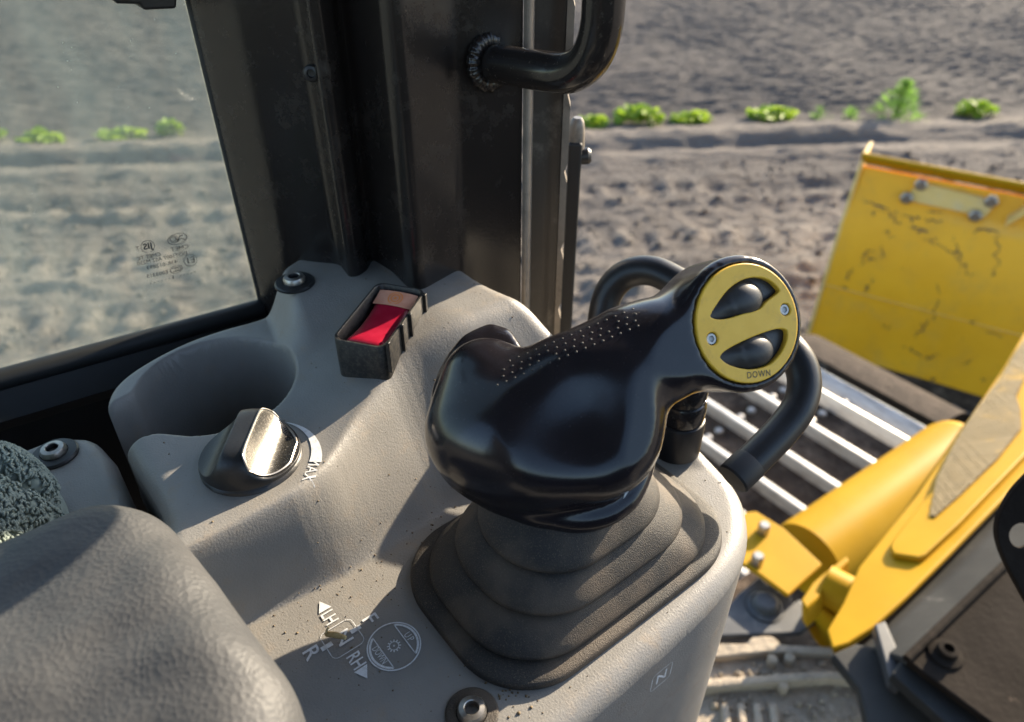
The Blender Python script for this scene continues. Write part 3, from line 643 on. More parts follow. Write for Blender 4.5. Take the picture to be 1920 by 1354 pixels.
def build_console():
    g = .00125; xs = np.arange(-.497, -.110, g); ys = np.arange(-.080, .333, g); X, Y = np.meshgrid(xs, ys, indexing='ij'); P = np.stack([X.ravel(), Y.ravel()], 1)
    sd, near = poly_sd(P, OUTL); h = con_h(P[:, 0], P[:, 1]); r = np.where(P[:, 0] < -.40, .006, .012)
    inside = sd > 0; nx, ny = X.shape; I = inside.reshape(nx, ny); dil = I.copy()
    for dx in (-1, 0, 1):
        for dy in (-1, 0, 1): dil |= np.roll(np.roll(I, dx, 0), dy, 1)
    rim = (dil & ~I).ravel(); P[rim] = near[rim]; sd[rim] = 0; h[rim] = con_h(P[rim, 0], P[rim, 1])
    dd = np.clip(sd, 0, None); fl = np.where(dd < r, r - np.sqrt(np.maximum(r * r - (r - dd) ** 2, 0)), 0); z = h - fl
    keep = dil.ravel(); F = grid_faces(nx, ny); F = F[keep[F].all(1)]
    V = np.column_stack([P, z]); used = np.unique(F); mp = -np.ones(len(V), int); mp[used] = np.arange(len(used)); V = V[used]; F = mp[F]
    hz = con_h(OUTL[:, 0], OUTL[:, 1]) - np.where(OUTL[:, 0] < -.40, .006, .012); n = len(OUTL); b = len(V)
    o = mesh('console_shell', V, F, 'console', con, True)
    lev = [0, .02, .06, .14, .34]; SV = []; SF = []
    for k, l in enumerate(lev): SV += [(p[0], p[1], hz[i] + (.0004 if k == 0 else 0) - l if k else hz[i] + .0004) for i, p in enumerate(OUTL)]
    for k in range(len(lev) - 1): SF += [[k * n + i, k * n + (i + 1) % n, (k + 1) * n + (i + 1) % n, (k + 1) * n + i] for i in range(n)]
    mesh('side_wall', SV, SF, 'console', con, True, 60)
build_console()
# printed marks lying on the console
def pm(u, v, dz=-.34, rot=0.0):
    p = W(u, v, dz); return basis((p[0], p[1], 0), (math.cos(rot), math.sin(rot), 0), (-math.sin(rot), math.cos(rot), 0))
def drape(parts, name, m, lift=.0005):
    V, F = merge(parts); V = np.array(V); V[:, 2] = con_h(V[:, 0], V[:, 1]) + lift
    return mesh(name, V, F, m, con, False)
def sub(p, n=8):
    out = []
    for i in range(len(p)):
        for k in range(n): out.append(tuple(np.array(p[i]) * (1 - k / n) + np.array(p[(i + 1) % len(p)]) * k / n))
    return out
H_ = .0098
pr = [text_geo('LH', H_, pm(617, 1159), sx=.72, bold=.0001), text_geo('RH', H_, pm(667, 1240), sx=.72, bold=.0001), text_geo('F', H_ * 1.15, pm(693, 1162), bold=.0001), text_geo('R', H_ * 1.15, pm(583, 1225), bold=.0001),
      text_geo('N', H_ * 1.15, pm(643, 1197), bold=.0001), poly_geo([(-.0042, 0), (.0025, .0036), (.0025, -.0036)], pm(606, 1139)), poly_geo([(.0042, 0), (-.0025, .0036), (-.0025, -.0036)], pm(681, 1261)),
      stroke_geo(rrect(.0086, .0088, .003, 4), .0004, pm(642, 1198), True), poly_geo([(-.0013, -.0028), (.0013, -.0028), (.0013, .0028), (-.0013, .0028)], pm(667, 1181)), poly_geo([(-.0013, -.003), (.0013, -.003), (.0013, .003), (-.0013, .003)], pm(613, 1213))]
drape(pr, 'lever_mark', 'white')
cm = pm(739, 1212); rc = .0136
pr = [ring_geo(rc - .0007, rc, 56, cm), ring_geo(rc - .0022, rc - .0011, 24, cm, 1, .55, 2.6), ring_geo(rc - .0022, rc - .0011, 24, cm, 1, .55 + math.pi, 2.6 + math.pi),
      stroke_geo([((rc - .0016) * math.cos(.55), (rc - .0016) * math.sin(.55)), ((rc - .0016) * math.cos(2.6), (rc - .0016) * math.sin(2.6))], .0005, cm),
      stroke_geo([((rc - .0016) * math.cos(.55 + math.pi), (rc - .0016) * math.sin(.55 + math.pi)), ((rc - .0016) * math.cos(2.6 + math.pi), (rc - .0016) * math.sin(2.6 + math.pi))], .0005, cm),
      ring_geo(.0021, .0025, 24, cm), ring_geo(.0002, .0005, 10, cm)]
for k in range(12): a = k * math.pi / 6; pr.append(stroke_geo([(.0027 * math.cos(a), .0027 * math.sin(a)), (.0033 * math.cos(a), .0033 * math.sin(a))], .0006, cm))
pr.append(text_geo('UP', .0052, cm @ Matrix.Translation((.0002, .0085, 0)), sx=.75, spacing=1.3)); pr.append(text_geo('DOWN', .0052, cm @ Matrix.Translation((0, -.0082, 0)), sx=.62))
drape(pr, 'gear_mark', 'white')
# N mark on the console's inner side wall
pn = PL(1237, 1266, (-.1165, 0, 0), np.array([1.0, 0, 0])); sdn = basis(pn + np.array([.0012, 0, 0]), (0, .25, -.97) if False else (0, 1, 0), (0, 0, 1))
V, F = merge([text_geo('N', .011, sdn, bold=.0001), stroke_geo(rrect(.0072, .0072, .0022, 4), .0005, sdn, True)])
mesh('neutral_mark', V, F, 'white', con, False)
# console bolts
for (u, v, dz, s, m1, m0) in ((553, 531, -.255, .013, 'steel', 'black'), (885, 1338, -.340, .0125, 'steel', 'rubber')):
    p = W(u, v, dz); p[2] = con_z(p) - .0005; socket_bolt('bolt', p, (0, 0, 1), s, con, True, m1, m0)

# rotary knob and its printed arc
kz = Z0 + .06
kc = W(472, 862, -.28); kc[2] = con_z(kc)
knob = thing('rotary_knob', kc, 'black rotary dial with a concave chrome finger face', 'knob')
ka = nrm(np.append((W(490, 765, -.257) - W(432, 905, -.257))[:2], 0)); kb = np.array([ka[1], -ka[0], 0])      # along the ridge / across it to the right
KR = .0262
def knob_h(a, b):
    r = np.hypot(a, b) / KR; top = .0215 * np.sqrt(np.clip(1 - (r / 1.0) ** 5, 0, 1)); base = .0085 * np.sqrt(np.clip(1 - r ** 8, 0, 1))
    sc = .0045 + .0215 * np.exp(-(np.maximum(np.abs(b + .001) - .0036, 0) / .0064) ** 1.2); sc = np.where(np.abs(b + .001) < .0036, .03, sc)
    k = .002; hh = np.clip(.5 + .5 * (sc - top) / k, 0, 1); return sc + (top - sc) * hh - k * hh * (1 - hh)
V, F = [], []; nr, na = 46, 110
for i in range(nr + 1):
    rr_ = KR * (1 - (1 - i / nr) ** 1.6)
    for j in range(na): th = 2 * math.pi * j / na; a, b = rr_ * math.cos(th), rr_ * math.sin(th); V.append(kc + ka * a + kb * b + zz * max(float(knob_h(np.array(a), np.array(b))), 0.003 if i < nr else .003))
for j in range(na): th = 2 * math.pi * j / na; V.append(kc + (ka * math.cos(th) + kb * math.sin(th)) * KR * 1.01 - zz * .003)
for i in range(nr + 1):
    for j in range(na): F.append([i * na + j, i * na + (j + 1) % na, (i + 1) * na + (j + 1) % na, (i + 1) * na + j])
mesh('dial_body', V, F, 'black', knob)
# chrome face: inset skin over the right-hand hollow
bb, aa = np.meshgrid(np.linspace(.0045, .0232, 60), np.linspace(-1, 1, 60), indexing='ij')
half = np.sqrt(np.clip((KR * .93) ** 2 - bb ** 2, 0, None)) * np.clip((bb - .002) / .006, 0, 1) ** .35
A2 = aa * half * .97; hb = knob_h(A2, bb) + .0007
V = kc + A2[..., None] * ka + bb[..., None] * kb + hb[..., None] * zz
ch = mesh('chrome_face', V.reshape(-1, 3), grid_faces(60, 60), 'chrome', knob)
edge = [V[0, j] for j in range(60)] + [V[i, -1] for i in range(1, 60)] + [V[-1, j] for j in range(58, -1, -1)] + [V[i, 0] for i in range(58, 0, -1)]
tube('chrome_rim', edge + [edge[0]], .0006, 'steel', ch, 6, 1, False)
# volume style arc and MAX print
c2 = kc; r0_, r1_ = .0300, .0345
mwk = basis((c2[0], c2[1], 0), (1, 0, 0), (0, 1, 0)); pA = W(607, 868, -.28) - c2; pB = W(540, 792, -.28) - c2; a0 = math.atan2(pA[1], pA[0]); a1 = math.atan2(pB[1], pB[0])
V, F = [], []
for k in range(41):
    t = k / 40; a = a0 + (a1 - a0) * t; w = .0062 * (1 - t) + .0004
    for r_ in (.0310, .0310 + w): V.append(np.array(mwk @ Vector((math.cos(a) * r_, math.sin(a) * r_, 0))))
F = [[2 * k, 2 * k + 1, 2 * k + 3, 2 * k + 2] for k in range(40)]
m0_ = W(590, 866, -.28); m1_ = W(578, 896, -.28); rt_ = math.atan2(m1_[1] - m0_[1], m1_[0] - m0_[0])
pmx = (m0_ + m1_) / 2; mwm = basis((pmx[0], pmx[1], 0), (math.cos(rt_), math.sin(rt_), 0), (-math.sin(rt_), math.cos(rt_), 0))
drape([(V, F), text_geo('MAX', .0085, mwm, sx=.9)], 'dial_mark', 'white')

# guarded red rocker switch
swc = W(728, 640, -.27); swc[2] = con_z(swc)
swt = thing('rocker_switch', swc, 'red rocker switch inside a raised black guard', 'switch')
e1 = nrm(np.append((W(803, 604, -.266) - W(734, 707, -.268))[:2], 0)); e2 = np.array([-e1[1], e1[0], 0])   # long axis forward, short axis to the left
pc = (W(803, 604, -.266) + W(734, 707, -.268)) / 2; pc[2] = 0; ccw = pc + e2 * .0175; zb = con_z(pc + e2 * .018) - .006; HL, HW = .0312, .0168
loop = rrect(HL, HW, .006, 5); nl = len(loop); V, F = [], []
def rimz(x, y): return .0238 + .001 * (x / HL) - .0045 * np.exp(-((x + .004) / .012) ** 2) * (1 if y > 0 else 0)
for sc_, top_ in ((1.0, -.7), (1.0, 1), (.985, 1.02), (.92, 1.02), (.90, 1), (.90, .15)):
    for x, y in loop: V.append(ccw + e1 * x * (1 - (1 - sc_) * HW / HL) + e2 * y * sc_ + zz * (zb + (rimz(x, y) * top_)))
for k in range(5): F += [[k * nl + i, k * nl + (i + 1) % nl, (k + 1) * nl + (i + 1) % nl, (k + 1) * nl + i] for i in range(nl)]
gd = mesh('switch_guard', V, F, 'guard', swt, True, 40)
for x, w, m_ in ((-.0275, .0012, 'guard'), (.0035, .0011, 'guard'), (-.0085, .0009, 'guard'), (.026, .0013, 'guard')):
    box('guard_rib', ccw + e1 * x - e2 * (HW + .0006) + zz * (zb + .015), e1 * w, e2 * .0012, zz * .0105, m_, gd, .0004)
# red rocker: saddle shaped
xs, ys = np.meshgrid(np.linspace(-1, 1, 30), np.linspace(-1, 1, 16), indexing='ij')
rz = .0180 + .0045 * np.abs(xs + .15) ** 1.8 - .0012 * ys ** 2; ed = np.maximum(np.abs(xs) ** 12, np.abs(ys) ** 10); rz = rz - .012 * ed
V = ccw + (xs * .0285)[..., None] * e1 + (ys * .0150)[..., None] * e2 + (zb + rz)[..., None] * zz
rk = mesh('red_rocker', V.reshape(-1, 3), grid_faces(30, 16), 'red', swt)
xs, ys = np.meshgrid(np.linspace(.52, .93, 12), np.linspace(-.86, .86, 12), indexing='ij'); rz = .0184 + .0045 * np.abs(xs + .15) ** 1.8 - .0012 * ys ** 2
V = ccw + (xs * .0285)[..., None] * e1 + (ys * .0150)[..., None] * e2 + (zb + rz)[..., None] * zz
ln = mesh('pale_lens', V.reshape(-1, 3), grid_faces(12, 12), 'pinklens', rk)
cq = ccw + e1 * .0285 * .73; zq = zb + .0187 + .0045 * .88 ** 1.8; tilt = .0055 * 1.8 * .88 ** .8 / .0285; mwl = basis(cq + zz * zq, e1 + zz * tilt, e2)
V, F = merge([ring_geo(.0042, .0048, 24, mwl), ring_geo(.0024, .0031, 20, mwl), ring_geo(.0001, .0009, 10, mwl)]); mesh('brake_symbol', V, F, 'orange', ln, False)

# black capped cylinder behind the lever
cp = W(1266, 836, -.335); cp[2] = con_z(cp) - .002
cyl = thing('capped_plug', cp, 'short glossy black cylinder with a ridged cap behind the joystick', 'plug')
lathe('plug_base', cp, (0, 0, 1), [(.0158, -.005), (.0158, .020), (.0152, .0215), (.0140, .0222)], 'black', cyl, 40)
lathe('plug_cap', cp, (0, 0, 1), [(.0144, .0225), (.0147, .024), (.0147, .034), (.0136, .0365), (.0125, .037), (.0125, .0395), (.0138, .041), (.0138, .049), (.0126, .052), (.006, .053), (0, .053)], 'handle', cyl, 40)

# dirt on the console
def crumbs():
    VV, FF = [], []; k = 0; iv = np.array([(1, 0, 0), (-1, 0, 0), (0, 1, 0), (0, -1, 0), (0, 0, 1), (0, 0, -1)], float); fi = np.array([(0, 2, 4), (2, 1, 4), (1, 3, 4), (3, 0, 4), (2, 0, 5), (1, 2, 5), (3, 1, 5), (0, 3, 5)])
    for i in range(1700):
        q = RNG.random()
        if q < .55: x, y = RNG.uniform(-.265, -.13), RNG.uniform(-.02, .31)
        elif q < .8: x, y = RNG.normal(-.258, .014), RNG.normal(.10, .05)
        else: x, y = RNG.uniform(-.43, -.27), RNG.uniform(.03, .27)
        if np.hypot(x - CUP[0], y - CUP[1]) < .052: continue
        sd, _ = poly_sd(np.array([[x, y]]), OUTL)
        if sd[0] < .01: continue
        r = .00016 + .00055 * RNG.random() ** 7
        VV.append(iv * r * (0.6 + .7 * RNG.random((6, 1))) + np.array([x, y, con_z((x, y)) + r * .3])); FF.append(fi + k); k += 6
    for i in range(40):
        x, y = RNG.normal(-.150, .006), RNG.normal(.116, .006); r = .0004 + .0006 * RNG.random()
        VV.append(iv * r * (0.6 + .7 * RNG.random((6, 1))) + np.array([x, y, con_z((x, y)) + r * .3])); FF.append(fi + k); k += 6
    mesh('dirt_crumbs', np.concatenate(VV), np.concatenate(FF), 'crumb', con, False, tags={'kind': 'stuff'})
crumbs()
st = thing('straw_piece', W(630, 1192, -.338), 'short broken piece of dry straw lying on the N mark', 'straw')
p0, p1 = W(612, 1189, -.337), W(648, 1196, -.334)
tube('stalk', [p0, (p0 + p1) / 2 + zz * .0008, p1], [.0013, .0016, .0010], 'straw', st, 10, 4)
tube('stalk_branch', [p0 + zz * .001, p0 + np.array([-.001, .002, .003])], [.0008, .0005], 'straw', st, 8, 1)

# ================================================================== JOYSTICK
BC = np.array([-.1945, .1935]); 
joy = thing('joystick', (BC[0], BC[1], Z0), 'large glossy black control lever with a yellow two-button thumb disc and rubber boot', 'joystick')
def boot():
    # (half x, half y, corner radius, z above the plate, centre dx, centre dy)
    prof = [(.0570, .0870, .040, -.001, 0, 0), (.0577, .0877, .040, .0020, 0, 0), (.0574, .0874, .040, .0046, 0, 0), (.0562, .0862, .040, .0056, 0, 0), (.0500, .0775, .040, .0076, 0, 0), (.0484, .0760, .040, .0066, 0, 0), (.0488, .0764, .040, .0076, 0, 0),
            (.0512, .0788, .041, .0084, 0, 0), (.0519, .0792, .041, .0098, 0, 0), (.0512, .0782, .041, .0124, 0, 0), (.0440, .0650, .041, .0225, -.001, 0), (.0418, .0618, .040, .0215, -.001, 0), (.0422, .0620, .040, .0225, -.001, 0),
            (.0450, .0646, .041, .0232, -.001, 0), (.0458, .0650, .041, .0248, -.001, 0), (.0450, .0640, .041, .0275, -.001, 0), (.0368, .0510, .036, .0385, -.002, -.001), (.0346, .0482, .034, .0375, -.002, -.001), (.0350, .0484, .034, .0385, -.002, -.001),
            (.0379, .0510, .037, .0392, -.002, -.001), (.0387, .0514, .037, .0410, -.002, -.001), (.0379, .0502, .037, .0438, -.002, -.001), (.0300, .0400, .029, .0550, -.003, -.001), (.0275, .0370, .027, .0560, -.003, -.001), (.0265, .0360, .026, .0750, -.003, -.001)]
    V, F = [], []; n = None; cat = np.array(prof)
    for hx, hy, r, z, dx, dy in cat:
        l = rrect(hx, hy, min(r, hx - .0002, hy - .0002), 10); n = len(l); V += [(BC[0] + dx + x, BC[1] + dy + y, Z0 + z) for x, y in l]
    k = len(cat)
    for i in range(k - 1): F += [[i * n + j, i * n + (j + 1) % n, (i + 1) * n + (j + 1) % n, (i + 1) * n + j] for j in range(n)]
    bo = mesh('rubber_boot', V, F, 'rubber', joy, True, 180); sb_ = bo.modifiers.new('round', 'SUBSURF'); sb_.levels = 1; sb_.render_levels = 1
boot()
DC = D(1402, 606, .352); NV = nrm(.845 * nrm(-ray(1402, 606)) + .535 * (rt * .985 + up * .10)); DR = .0277
dx_ = nrm(rt - NV * (rt @ NV)); dy_ = np.cross(NV, dx_)
def grip():
    h = .0013; lo = np.array([-.325, .10, 1.885]); hi = np.array([-.095, .335, 2.055]); P = vox(lo, hi, h).astype(np.float32)
    b2, b4, b5 = D(1105, 742, .362), D(1188, 668, .362), D(1250, 652, .362)
    f = sd_cone(P, D(1000, 785, .368), b2, .0320, .0305)
    f = smin(f, sd_cone(P, D(903, 800, .371), D(912, 718, .378), .0252, .0228), .010)
    f = smin(f, sd_cone(P, D(940, 822, .364), D(1120, 818, .356), .0240, .0235), .030)
    f = smin(f, sd_cone(P, D(1010, 832, .361), D(1100, 824, .357), .0255, .0250), .020)
    for a, b, r1, r2, k in ((b2, b4, .0310, .0225, .014), (b4, b5, .0225, .0225, .012), (b5, DC - NV * .022, .0225, .026, .010)):
        f = smin(f, sd_cone(P, a, b, r1, r2), k)
    sc_ = D(1100, 785, .2845); f = -smin(-f, np.linalg.norm(P - sc_, axis=-1) - .0505, .012)      # shallow finger hollow on the front
    # flared hand collar
    cc = np.array([-.2150, .1800, 1.9370]); cn = nrm([.33, -.17, .92]); ex = nrm(np.cross([0, 1, 0], cn)); ey = np.cross(cn, ex)
    rim = [PL(u, v, cc, cn) - cc for u, v in ((806, 780), (811, 850), (842, 908), (896, 942), (958, 968), (1030, 986), (1100, 991), (1152, 980), (1194, 952), (1219, 904), (1228, 820), (1180, 760), (1060, 720), (974, 668), (950, 634), (915, 624), (868, 645), (828, 698))]
    ra = np.array([math.atan2(p @ ey, p @ ex) for p in rim]); rl = np.array([np.linalg.norm(p) for p in rim]); od = np.argsort(ra); ra, rl = ra[od], rl[od]
    q = P - cc; qx = q @ ex; qy = q @ ey; qz = q @ cn; rho = np.hypot(qx, qy); Rt = np.interp(np.arctan2(qy, qx), ra, rl, period=2 * math.pi); rad = rho / Rt
    wd = np.clip(.5 + (-qx * .8 + qy * .6) / .09, 0, 1); lift = .005 * wd; th_ = .0048 + .0067 * wd
    d0 = (rho - Rt) * .93 + th_ * .9; d1 = np.abs(qz - lift) - th_ + th_ * .9
    col = np.minimum(np.maximum(d0, d1), 0) + np.hypot(np.maximum(d0, 0), np.maximum(d1, 0)) - th_ * .9
    f = smin(f, col, .0035)
    # neck into the boot
    f = smin(f, sd_cone(P, np.array([-.197, .192, 1.912]), cc, .030, .036), .012)
    hc = DC - NV * .0165; f = smin(f, sd_cyl(P, hc, NV, .0330, .0165, .004), .008)
    f = np.maximum(f, (P - (DC - NV * .0002)) @ NV)                      # flat thumb face
    rr_ = np.linalg.norm((P - DC) - ((P - DC) @ NV)[..., None] * NV, axis=-1)
    f = np.maximum(f, -np.maximum(rr_ - .0285, -((P - DC) @ NV) - .0055))  # recess behind the disc
    V, F = surface_nets(f, lo, h)
    for _ in range(5):
        acc = np.zeros_like(V); cnt = np.zeros(len(V))
        for a, b in ((0, 1), (1, 2), (2, 3), (3, 0)):
            np.add.at(acc, F[:, a], V[F[:, b]]); np.add.at(acc, F[:, b], V[F[:, a]]); np.add.at(cnt, F[:, a], 1); np.add.at(cnt, F[:, b], 1)
        V = V * .5 + .5 * acc / cnt[:, None]
    return V, F, mesh('grip', V, F, 'grip', joy)
GV, GF, gobj = grip()
bvh = BVHTree.FromPolygons([tuple(v) for v in GV], [tuple(q) for q in GF])
# raised dots in the non-slip strip along the top ridge
VV, FF = [], []; k = 0
du = np.array([1190 - 905, 600 - 712.]); 
for row in range(4):
    for i in range(17):
        u = 932 + i * 16.5 + row * 6 + (row % 2) * 5; v = 716 - (u - 932) * .42 - row * 12 + 6
        if u > 1200: continue
        hit = bvh.ray_cast(Vector(CAM), Vector(nrm(ray(u, v))))
        if hit[0] is None or hit[1].dot(Vector(-nrm(ray(u, v)))) < .06: continue
        c = np.array(hit[0]); n_ = np.array(hit[1]); n_ = n_ if n_ @ -ray(u, v) > 0 else -n_; a_, b_ = frame(n_); ring = []
        for rr_, hh in ((.0007, -.0001), (.0005, .0002), (.0002, .00035)):
            for q in range(8): th = q * math.pi / 4; ring.append(c + n_ * hh + (a_ * math.cos(th) + b_ * math.sin(th)) * rr_)
        VV += ring; FF += [[k + l * 8 + q, k + l * 8 + (q + 1) % 8, k + l * 8 + 8 + (q + 1) % 8, k + l * 8 + 8 + q] for l in (0, 1) for q in range(8)] + [[k + 16 + q for q in range(8)]]; k += 24
mesh('grip_dots', VV, FF, 'seal', joy, True, tags={'kind': 'stuff'})
# yellow thumb disc with two lens-shaped openings
def dl(u, v): p = PL(u, v, DC, NV) - DC; return np.array([p @ dx_, p @ dy_])
MD = basis(DC - NV * .0012, dx_, dy_)
outer = [(DR * math.cos(2 * math.pi * k / 72), DR * math.sin(2 * math.pi * k / 72)) for k in range(72)]
def zc(pts): return [dl(1290 + x * .18459, 480 + y * .18463) for x, y in pts]
lens1 = catmull(zc([(212, 610), (290, 470), (400, 330), (540, 235), (680, 205), (820, 235), (925, 330), (915, 385), (800, 475), (720, 555), (560, 600), (400, 650), (280, 655)]), 5, True)
lens2 = catmull(zc([(312, 1020), (380, 945), (560, 850), (740, 775), (900, 730), (1000, 745), (1012, 830), (975, 940), (900, 1050), (800, 1130), (620, 1165), (440, 1130), (345, 1075)]), 5, True)
scr = [zc([(243, 842)])[0], zc([(985, 545)])[0]]
holes = [[(p[0], p[1]) for p in l] for l in (lens1, lens2)] + [[(c[0] + .0036 * math.cos(2 * math.pi * k / 24), c[1] + .0036 * math.sin(2 * math.pi * k / 24)) for k in range(24)] for c in scr]
V, F = plate_geo(outer, holes, .0012, .0006, MD); disc = mesh('thumb_disc', V, F, 'yellowface', joy, True, 30)
for c in scr:
    cc = DC + dx_ * c[0] + dy_ * c[1] - NV * .0026
    s_ = lathe('disc_screw', cc, NV, [(.0040, -.002), (.0040, .0000), (.0037, .0012), (.0028, .0016), (.0026, .0020), (.0015, .0020), (.0013, .0005), (0, .0003)], 'black', disc, 24)
    lathe('screw_ring', cc + NV * .0001, NV, [(.0025, .0015), (.00245, .0022), (.0015, .0022), (.0015, .0015)], 'white', s_, 24)
def rocker(lens, cdx, cdy, rx, ry):
    L_ = np.array(lens); c = L_.mean(0); V, F = [], []; nr, n = 18, len(L_); rc_ = c + np.array([cdx, cdy])
    for i in range(nr + 1):
        t = i / nr
        for p in L_:
            q = c + (p - c) * t * 1.03; e = (1 - t ** 3); e_ = ((q[0] - rc_[0]) / rx) ** 2 + ((q[1] - rc_[1]) / ry) ** 2
            dome = .0052 * math.sqrt(max(0, 1 - e_)) if e_ < 1 else 0
            lw = math.exp(-max(0, (e_ - 1)) * .9) * .0035 * min(1, max(0, .5 - (q[0] - rc_[0]) / .006))
            V.append(DC + dx_ * q[0] + dy_ * q[1] + NV * (-.0032 + .0012 * e + max(dome, lw * e)))
    F = [[i * n + j, i * n + (j + 1) % n, (i + 1) * n + (j + 1) % n, (i + 1) * n + j] for i in range(nr) for j in range(n)]
    return mesh('rocker_button', V, F, 'button', disc, True, 70)
rocker(lens1, .0008, .0002, .0100, .0086); rocker(lens2, .0008, -.0004, .0100, .0080)
mt = basis(DC + dx_ * dl(1421, 702)[0] + dy_ * dl(1421, 702)[1] + NV * .0008, dx_ + dy_ * .10, dy_)
V, F = text_geo('DOWN', .0044, mt, sx=.85, spacing=1.15); mesh('disc_letters', V, F, 'button', disc, False)
ct = D(1176, 925, .335); hit = bvh.ray_cast(Vector(CAM), Vector(nrm(ray(1178, 922))))
if hit[0]:
    c = np.array(hit[0]) + nrm(-ray(1178, 922)) * .0006
    prism('alignment_tick', [c + rt * x + up * y for x, y in ((-.0022, -.0034), (.0026, .0038), (-.0006, .0016))], fw * .001, 'white', joy)

# bent black loop handle behind the joystick
UT = [W(1128, 720, -.335), D(1127, 640, .515), D(1132, 580, .512), D(1148, 538, .508), D(1180, 512, .502), D(1222, 508, .495), D(1268, 528, .488), D(1330, 565, .478), D(1400, 600, .468), D(1460, 636, .460), D(1495, 672, .455), D(1508, 715, .451), D(1498, 762, .447), D(1468, 805, .443), D(1425, 850, .438), D(1376, 897, .433)]
uh = thing('loop_handle', UT[0], 'bent black tube handle looping behind the joystick with a free cut end', 'handle')
tube('bent_tube', UT, .0100, 'black', uh, 24, 6)
e_ = nrm(UT[-1] - UT[-2]); lathe('tube_plug', UT[-1] - e_ * .002, e_, [(.0101, -.012), (.0104, -.0115), (.0104, .002), (.0095, .0032), (0, .0034)], 'seal', uh, 24)

# ================================================================== ARMREST, REAR PANEL, TOWEL
def armrest():
    h = .0026; lo = np.array([-.335, -.40, 1.80]); hi = np.array([-.09, .07, 2.01]); P = vox(lo, hi, h).astype(np.float32)
    o = thing('seat_armrest', (-.225, -.10, 1.88), 'worn grey leather seat armrest pad filling the lower corner', 'armrest')
    x, y, z = P[..., 0], P[..., 1], P[..., 2]
    bulge = .006 * np.cos((x + .228) / .075 * 1.5) + .004 * fbm(x * 30, y * 20, 2, 5)
    def rb(c, hx, r, rz, k=0):
        qx, qy = np.abs(x - c[0]) - (hx[0] - r), np.abs(y - c[1]) - (hx[1] - r); dxy = np.minimum(np.maximum(qx, qy), 0) + np.hypot(np.maximum(qx, 0), np.maximum(qy, 0)) - r
        a, b = dxy + rz, np.abs(z - c[2] - k) - hx[2] + rz; return np.minimum(np.maximum(a, b), 0) + np.hypot(np.maximum(a, 0), np.maximum(b, 0)) - rz
    skew = (x + .3) * .10
    yy = y - skew; y0 = y; y = yy
    f1 = rb((-.2150, -.20, 1.916), (.0850, .214, .040), .040, .024, bulge)
    f2 = rb((-.206, -.20, 1.858), (.0920, .218, .040), .035, .018)
    f = smin(f1, f2, .003)
    V, F = surface_nets(f, lo, h)
    for _ in range(2):
        acc = np.zeros_like(V); cnt = np.zeros(len(V))
        for a, b in ((0, 1), (1, 2), (2, 3), (3, 0)):
            np.add.at(acc, F[:, a], V[F[:, b]]); np.add.at(acc, F[:, b], V[F[:, a]]); np.add.at(cnt, F[:, a], 1); np.add.at(cnt, F[:, b], 1)
        V = V * .5 + .5 * acc / cnt[:, None]
    mesh('leather_pad', V, F, 'leather', o)
    box('armrest_bracket', (-.225, -.22, 1.78), (.03, 0, 0), (0, .12, 0), (0, 0, .06), 'black', o, .006)
armrest()
rp = thing('rear_console_panel', (-.37, -.1, 1.9), 'grey plastic rear console panel with a round bolt beside the armrest', 'panel')
o = prism('panel_shell', [(-.425, -.40, 1.90), (-.25, -.40, 1.90), (-.25, -.03, 1.90), (-.30, .006, 1.90), (-.385, .010, 1.90), (-.412, .006, 1.90), (-.425, -.012, 1.90)], (0, 0, -.25), 'console', rp); bevel(o, .010, 4, 30)
p = W(104, 853, -.30); socket_bolt('bolt', p, (0, 0, 1), .0125, rp, True, 'steel', 'black')
